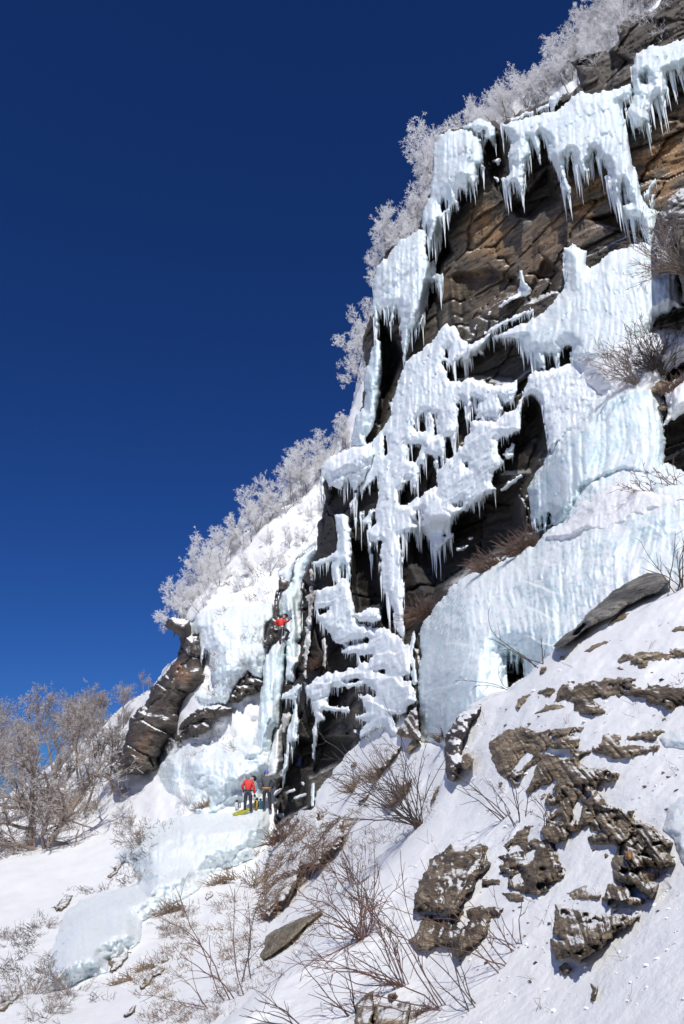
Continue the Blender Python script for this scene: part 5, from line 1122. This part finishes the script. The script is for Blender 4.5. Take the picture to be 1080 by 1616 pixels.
# dead grass and twigs lying about on the snow, nobody could count them
def litter(name, label, poly, n, Lpx, mat, seed, up=.35, thr=.5):
    rs = np.random.RandomState(seed); q = pg(*poly); A, B, R = [], [], []
    N = n * 6
    X = rs.uniform(q[:, 0].min(), q[:, 0].max(), N); Y = rs.uniform(q[:, 1].min(), q[:, 1].max(), N)
    ok = (psdf(q, X, Y) > 0) & (vn(X * .03 + Y * .02, Y * .035, None, seed) > thr)
    for x, y in list(zip(X[ok], Y[ok]))[:n]:
        P = hit(x, y); m = np.linalg.norm(P) / FPX
        for k in range(rs.randint(2, 6)):
            d = np.array([rs.randn() - .5, rs.randn() * .6, up + abs(rs.randn()) * .5]); d /= np.linalg.norm(d)
            a = P + rs.randn(3) * np.array([4, 2, .5]) * m
            L = rs.uniform(*Lpx) * m; A.append(a - d * .04); b = a + d * L * .6; B.append(b); R.append(.32 * m)
            A.append(b); B.append(b + (d + rs.randn(3) * .4) * L * .4); R.append(.26 * m)
    A = np.array(A); B = np.array(B); R = np.array(R)
    V, F = prisms(A, B, R, R * .6, 3)
    o = link(name, mesh_np(name, V, F, mat, dict(frost=np.full(len(V), .4)))); tag(o, label, None, None, 'stuff')
litter('dead_grass', 'thin dead grass poking through the middle snow slope', ['P',[430,1330,600,1150,700,1200,690,1290,560,1400,450,1540,300,1616,150,1616,240,1500,330,1420,400,1360]], 650, (4, 12), M['red_grass'], 5, thr=.56)
litter('straw_grass', 'pale straw on the snow beside the ice aprons', ['P',[180,1616,230,1500,330,1400,400,1340,430,1340,420,1450,300,1616]], 330, (4, 11), M['straw'], 6, thr=.55)
litter('dark_twigs', 'dark twigs poking out of the lower left snow', ['P',[0,1450,80,1440,90,1540,180,1580,150,1616,0,1616]], 150, (5, 15), M['twig_dark'], 7, thr=.55)
litter('rim_grass', 'thin brown stalks along the left rim of the ice aprons', ['P',[170,1400,230,1300,260,1270,250,1340,200,1400,110,1420,90,1405]], 90, (4, 11), M['twig_dark'], 8, thr=.5)
litter('gully_twigs', 'frosty stalks in the snow around the frosted ice curtain', ['P',[300,960,420,880,480,850,430,960,415,1100,380,1180,280,1240,250,1250,300,1180,380,1060,330,1120,330,1040]], 220, (4, 12), M['twig_brown'], 9, thr=.55)
litter('slope_stalks', 'single dry stalks on the near snow slope', ['P',[720,1180,860,1060,1080,1000,1080,1600,700,1600,640,1380]], 50, (8, 22), M['twig_red'], 10, thr=.5)

def rubble(name, label, poly, n, rpx, mat, seed, thr=.5):
    rs = np.random.RandomState(seed); q = pg(*poly)
    N = n * 8; X = rs.uniform(q[:, 0].min(), q[:, 0].max(), N); Y = rs.uniform(q[:, 1].min(), q[:, 1].max(), N)
    ok = (psdf(q, X, Y) > 0) & (vn(X * .025, Y * .03, None, seed) > thr)
    base = np.array([(1, 0, 0), (0, 1, 0), (-1, 0, 0), (0, -1, 0), (0, 0, 1), (0, 0, -1), (.6, .6, .5), (-.6, .5, .4)], float)
    T_ = np.array([(0, 6, 4), (6, 1, 4), (1, 7, 4), (7, 2, 4), (2, 3, 4), (3, 0, 4), (0, 5, 6), (6, 5, 1), (1, 5, 7), (7, 5, 2), (2, 5, 3), (3, 5, 0)])
    Vs, Fs = [], []
    for x, y in list(zip(X[ok], Y[ok]))[:n]:
        okh, loc, nor, ii, ob, mm = sc.ray_cast(DG, Vector((0, 0, 0)), Vector(place(np.array([x]), np.array([y]), np.array([10.0]))[0]).normalized())
        if not okh or 'slope' not in ob.name and 'apron' not in ob.name: continue
        P = np.array(loc); m = np.linalg.norm(P) / FPX; r = rs.uniform(*rpx) * m * rs.rand() ** .5
        v = base * r * np.array([1.3, 1, .6]) * (0.6 + .8 * rs.rand(8, 1)); a = rs.rand() * 6.28
        v = v @ np.array([[math.cos(a), -math.sin(a), 0], [math.sin(a), math.cos(a), .3], [0, -.3, 1]])
        Fs.append(T_ + 8 * len(Vs)); Vs.append(v + P + np.array([0, 0, r * .1]))
    o = link(name, mesh_np(name, np.concatenate(Vs), np.concatenate(Fs), mat, dict(bed=np.full(8 * len(Vs), .5)), smooth=False)); tag(o, label, None, None, 'stuff')
rubble('rubble', 'small stone chips on the snow among the near outcrops', ['P',[780,1120,1080,1020,1080,1440,1000,1480,860,1560,700,1520,640,1440,660,1320,760,1290,800,1200]], 170, (1.5, 5), M['schist'], 3)
rubble('snow_lumps', 'frozen snow and ice lumps fallen on the near slope', ['P',[700,1180,860,1060,1080,960,1080,1616,560,1616,560,1430,660,1320]], 260, (1.5, 5), M['snow'], 4, .45)
rubble('ice_lumps', 'fallen ice lumps on the gully snow', ['P',[180,1330,300,1200,400,1180,440,1240,430,1330,330,1420,200,1560,60,1560]], 160, (1.2, 4), M['snow'], 5, .45)
# ------------------------------------------------------------ people and their gear
def skin_mesh(name, chains, mat, parent, loc=(0, 0, 0), sub=2, root=0):
    """chains: lists of (x,y,z,r); the first point of a later chain may repeat an earlier point to join it"""
    vs, es, rr, key = [], [], [], {}
    for ch in chains:
        prev = None
        for (x, y, z, r) in ch:
            k = (round(x, 4), round(y, 4), round(z, 4))
            if k not in key: key[k] = len(vs); vs.append((x, y, z)); rr.append(r)
            i = key[k]
            if prev is not None and prev != i: es.append((prev, i))
            prev = i
    me = bpy.data.meshes.new(name); me.from_pydata(vs, es, []); me.update(); me.materials.append(mat)
    o = link(name, me, parent, Vector(loc))
    md = o.modifiers.new('skin', 'SKIN'); md.use_smooth_shade = True
    sv = me.skin_vertices[0].data if me.skin_vertices else None
    if sv is None:
        bpy.context.view_layer.update(); sv = me.skin_vertices[0].data
    for i, r in enumerate(rr): sv[i].radius = r if isinstance(r, tuple) else (r, r); sv[i].use_root = (i == root)
    s2 = o.modifiers.new('sub', 'SUBSURF'); s2.levels = sub; s2.render_levels = sub
    return o
def fingers(hand, d, side, s=1.0):
    """five short bent fingers leaving a palm; d = pointing direction"""
    h = np.array(hand); d = np.array(d, float); d /= np.linalg.norm(d); a = np.cross(d, (0, 1, 0)); a /= max(np.linalg.norm(a), 1e-3)
    out = []
    for k, (o, L) in enumerate(((-.033, .062), (-.011, .075), (.011, .08), (.033, .068))):
        p0 = h + d * .045 + a * o; p1 = p0 + d * L * .5; p2 = p1 + (d * .7 + np.array((0, side * .6, 0))) * L * .5
        out.append([(*h, .035), (*p0, .013), (*p1, .012), (*p2, .010)])
    t0 = h + a * -.04; out.append([(*h, .035), (*t0, .014), (*(t0 + d * .05 - a * .02), .012)])
    return out
def person(label, P, H, J, cloth, rz=0):
    """J: joints in metres, origin between the feet. keys: pelvis, waist, chest, neck, head, (l/r)(sh, el, wr, hip, kn, an, toe)"""
    e = empty('person', Vector(P)); e.rotation_euler = (0, 0, rz); tag(e, label, 'person')
    v = lambda k, r: (*J[k], r)
    hd = J['head']
    body = [[v('pelvis', .13), v('waist', .12), v('chest', .145), v('neck', .055), (*hd, .095), (hd[0] + J['face'][0] * .03, hd[1] + J['face'][1] * .03, hd[2] + .07, .075)]]
    for s in 'lr':
        body += [[v('chest', .145), v(s + 'sh', .062), v(s + 'el', .045), v(s + 'wr', .03)], [v('pelvis', .13), v(s + 'hip', .092), v(s + 'kn', .062), v(s + 'an', .042), v(s + 'toe', .035)]]
    skin_mesh('body', body, M['skin'], e)
    jk = [[v('pelvis', .165), v('waist', .155), v('chest', .18), (*J['neck'], .075)]]
    for s in 'lr': jk += [[v('chest', .18), v(s + 'sh', .092), v(s + 'el', .068), v(s + 'wr', .05)]]
    skin_mesh('jacket', jk, cloth['jacket'], e)
    tr = [[(J['pelvis'][0], J['pelvis'][1], J['pelvis'][2] + .03, .16), v('pelvis', .155)]]
    for s in 'lr': tr += [[v('pelvis', .155), v(s + 'hip', .115), v(s + 'kn', .085), v(s + 'an', .068)]]
    skin_mesh('trousers', tr, cloth['trousers'], e)
    for s in 'lr':
        a = J[s + 'an']; t = J[s + 'toe']
        skin_mesh('boot', [[(a[0], a[1], a[2] + .09, .062), (a[0], a[1], a[2] - .02, .06), (*t, .048)]], M['black'], e)
        w_ = J[s + 'wr']; el = J[s + 'el']; d = np.array(w_) - np.array(el); d = d / np.linalg.norm(d)
        hnd = tuple(np.array(w_) + d * .06)
        skin_mesh('glove', [[(*w_, .042), (*hnd, .045)]] + fingers(hnd, d, 1 if s == 'l' else -1), M['black'], e, sub=1)
    # helmet: a dome with a rim and a strap
    f = np.array((*J['face'][:2], 0.0)); f = f / max(np.linalg.norm(f), 1e-3)
    up = np.array(hd) - np.array(J['neck']); up /= np.linalg.norm(up)
    n, mth_ = 16, 8; th = np.linspace(0, np.pi * .56, mth_); ph = np.arange(n) / n * 2 * np.pi
    ax = np.cross(up, f); ax = ax / max(np.linalg.norm(ax), 1e-3); fy = np.cross(ax, up)
    cc = np.array(hd) + up * .045
    V = []
    for t in th:
        for q in ph:
            r = .128 * math.sin(t) * (1.06 if t == th[-1] else 1)
            V.append(cc + ax * r * math.cos(q) * .9 + fy * r * math.sin(q) * 1.12 + up * .125 * math.cos(t))
    idx = np.arange(n * mth_).reshape(mth_, n)
    F = np.stack([idx[:-1], np.roll(idx, -1, 1)[:-1], np.roll(idx, -1, 1)[1:], idx[1:]], -1).reshape(-1, 4)
    link('helmet', mesh_np('helmet', np.array(V), F, cloth['helmet']), e)
    # nose, ears
    face = np.array(hd) + f * .095
    skin_mesh('nose', [[(*face, .016), (*(face + f * .025 - up * .02), .014)]], M['skin'], e, sub=1)
    # harness belt with gear loops
    pw = np.array(J['pelvis']) + np.array((0, 0, .06)); q = np.arange(20) / 20 * 2 * np.pi
    ring = lambda z, r: np.stack([pw[0] + r * 1.18 * np.cos(q), pw[1] + r * .95 * np.sin(q), np.full(20, pw[2] + z)], 1)
    V = np.concatenate([ring(-.035, .175), ring(.035, .175), ring(.035, .15), ring(-.035, .15)]); idx = np.arange(80).reshape(4, 20)
    F = np.stack([idx, np.roll(idx, -1, 1), np.roll(np.roll(idx, -1, 1), -1, 0), np.roll(idx, -1, 0)], -1).reshape(-1, 4)
    link('harness_belt', mesh_np('harness_belt', V, F, cloth['belt']), e)
    for s in (-1, 1):
        skin_mesh('gear', [[(pw[0] + s * .15, pw[1] - .12, pw[2] - .03, .018), (pw[0] + s * .17, pw[1] - .13, pw[2] - .12, .03), (pw[0] + s * .16, pw[1] - .12, pw[2] - .2, .02)]], M['metal'], e, sub=1)
    return e
# people stand with the camera behind them: -y is towards the camera
Pr = hit(392, 1281) + np.array((0, -.35, 0)); hr = 1.0
JR = dict(pelvis=(0, 0, .88), waist=(.0, .02, 1.02), chest=(.03, .06, 1.26), neck=(.10, .12, 1.42), head=(.19, .16, 1.47), face=(.8, .6, -.4),
          lsh=(-.17, .05, 1.33), lel=(-.30, .02, 1.12), lwr=(-.24, .16, .95), rsh=(.19, .05, 1.30), rel=(.27, -.02, 1.02), rwr=(.30, .06, .80),
          lhip=(-.10, 0, .84), lkn=(-.12, .02, .47), lan=(-.13, 0, .09), ltoe=(-.15, .15, .04), rhip=(.10, 0, .84), rkn=(.13, .03, .47), ran=(.15, 0, .09), rtoe=(.17, .15, .04))
pr = person('person in a red jacket and dark trousers bending over gear on the snow', Pr, 1.7, JR, dict(jacket=M['red_cloth'], trousers=M['dark_cloth'], helmet=M['black'], belt=M['black']))
Pg = hit(421, 1278) + np.array((0, -.35, 0))
JG = dict(pelvis=(0, 0, .92), waist=(0, 0, 1.06), chest=(.0, .02, 1.34), neck=(-.01, .03, 1.53), head=(-.03, .05, 1.64), face=(-.5, .9, 0),
          lsh=(-.19, .02, 1.42), lel=(-.27, .04, 1.16), lwr=(-.16, .2, 1.06), rsh=(.20, .0, 1.43), rel=(.40, -.05, 1.22), rwr=(.30, .14, 1.06),
          lhip=(-.10, 0, .88), lkn=(-.11, .02, .49), lan=(-.12, 0, .09), ltoe=(-.15, .15, .04), rhip=(.11, 0, .88), rkn=(.16, .03, .49), ran=(.19, 0, .09), rtoe=(.22, .15, .04))
pg_ = person('belayer in a grey jacket and blue helmet standing against the dark wall, elbow out', Pg, 1.75, JG, dict(jacket=M['grey_cloth'], trousers=M['dark_cloth'], helmet=M['blue_plastic'], belt=M['orange']))
Pc = place(np.array([451.]), np.array([1008.]), np.array([44.3]))[0]; Pc = Pc + np.array((-.12, -.35, -.1))
JC = dict(pelvis=(-.05, -.05, .62), waist=(-.10, -.08, .78), chest=(-.16, -.08, 1.02), neck=(-.02, -.03, 1.20), head=(.08, 0, 1.30), face=(.7, .7, .1),
          lsh=(-.30, -.06, 1.06), lel=(-.48, -.02, .90), lwr=(-.30, .05, .80), rsh=(.02, -.06, 1.05), rel=(.22, -.02, .98), rwr=(.36, .14, 1.16),
          lhip=(-.14, -.05, .58), lkn=(-.16, .10, .20), lan=(-.15, .02, -.22), ltoe=(-.14, .18, -.24), rhip=(.04, -.04, .60), rkn=(.32, .02, .42), ran=(.16, .05, .02), rtoe=(.24, .2, .0))
pc = person('climber in a red jacket and black trousers, reaching right on the tall bluish ice column', Pc, 1.7, JC, dict(jacket=M['red_cloth'], trousers=M['black'], helmet=M['black'], belt=M['metal']))

def ice_axe(label, P, rz, tilt):
    e = empty('ice_axe', Vector(P)); e.rotation_euler = (0, tilt, rz); tag(e, label, 'ice axe')
    skin_mesh('shaft', [[(0, 0, 0, .014), (.02, 0, .2, .013), (.0, 0, .45, .012)]], M['blue_plastic'], e, sub=1)
    skin_mesh('pick', [[(-.06, 0, .46, .016), (.0, 0, .46, .014), (.08, 0, .45, .01), (.15, 0, .40, .005)]], M['metal'], e, sub=1)
ice_axe('ice axe in the right hand of the climber high on the column', Pc + np.array((.38, .16, 1.16)), 0.2, .15)
ice_axe('ice axe held out between the two people at the foot of the ice', Pr + np.array((.34, .05, .85)), 0, .5)

def pack(name, label, P, size, mat, mat2, rz=0, lean=0):
    """an upright rucksack: rounded body, lid, side pocket and two straps"""
    e = empty(name, Vector(P)); e.rotation_euler = (lean, lean * .6, rz); tag(e, label, 'backpack'); w_, d_, h_ = size
    skin_mesh('sack', [[(0, 0, .04, (w_ * .45, d_ * .5)), (0, 0, h_ * .35, (w_ * .5, d_ * .55)), (0, 0, h_ * .7, (w_ * .46, d_ * .5)), (.01, 0, h_ * .86, (w_ * .34, d_ * .4))]], mat, e)
    skin_mesh('lid', [[(-w_ * .25, 0, h_ * .93, .07), (w_ * .25, 0, h_ * .95, .07)]], mat2, e, sub=1)
    for s in (-1, 1): skin_mesh('strap', [[(s * w_ * .2, -d_ * .5, h_ * .85, .02), (s * w_ * .25, -d_ * .75, h_ * .5, .02), (s * w_ * .2, -d_ * .5, .1, .015)]], M['black'], e, sub=1)
    skin_mesh('pocket', [[(w_ * .45, 0, .08, .06), (w_ * .47, 0, h_ * .4, .06)]], mat2, e, sub=1)
b = hit(404, 1278); pack('backpack', 'yellow backpack leaning between the two people', b, (.30, .22, .52), M['yellow'], M['black'], .2, .12)
b = hit(411, 1277); pack('backpack', 'blue-green backpack at the feet of the person with the blue helmet', b, (.28, .22, .46), M['teal'], M['dark_cloth'], -.2)
b = hit(375, 1279); pack('backpack', 'pale grey and black backpack standing alone left of the red-jacketed person', b, (.30, .22, .45), M['pale_cloth'], M['black'], 1.0, -.1)
# rope bag / coiled rope heap
def rope_heap(label, P, mat):
    rs = np.random.RandomState(3); t = np.linspace(0, 2 * np.pi * 9, 240)
    r = .2 + .10 * np.sin(t * .37) + .05 * rs.randn(240) * .3
    pts = np.stack([r * 1.3 * np.cos(t), r * .8 * np.sin(t), .05 + .05 * np.abs(np.sin(t * .61))], 1)
    V, F = prisms(pts[:-1], pts[1:], np.full(239, .022), np.full(239, .022), 5)
    o = tag(link('rope_coil', mesh_np('rope_coil', V, F, mat), None, Vector(P)), label, 'rope'); o.rotation_euler = (.35, -.3, 0)
rope_heap('flat heap of yellow-green rope on the snow below the pale backpack', hit(382, 1284), M['lime'])
def rope_line(label, A, B, sag, mat):
    t = np.linspace(0, 1, 40)[:, None]; pts = A * (1 - t) + B * t; pts[:, 2:3] -= sag * 4 * t * (1 - t)
    V, F = prisms(pts[:-1], pts[1:], np.full(39, .013), np.full(39, .013), 4)
    tag(link('climbing_rope', mesh_np('climbing_rope', V, F, mat)), label, 'rope')
rope_line('thin pale climbing rope running down the ice pillar from the climber to the belayer', Pc + np.array((-.02, -.15, .6)), Pg + np.array((-.15, .1, 1.0)), .8, M['rope'])
# dark blue lump in the recess of the pillar
Pn = hit(474, 1195)
e = shrub
skin_mesh('navy_lump', [[(0, 0, .75, .12), (.06, -.02, .45, .16), (0, -.04, .15, .13), (-.12, -.02, -.12, .10)], [(0, -.04, .15, .13), (.03, 0, -.2, .07)]], M['dark_navy'], None, Pn + np.array((0, -.15, -.3)))
o = bpy.data.objects['navy_lump']; tag(o, 'dark navy lump in the shadowed recess of the lowest dark pillar', 'cloth')
tris = 0
for me in bpy.data.meshes: tris += sum(1 for _ in ()) or max(0, len(me.loops) - 2 * len(me.polygons))
print('TRIS', tris)
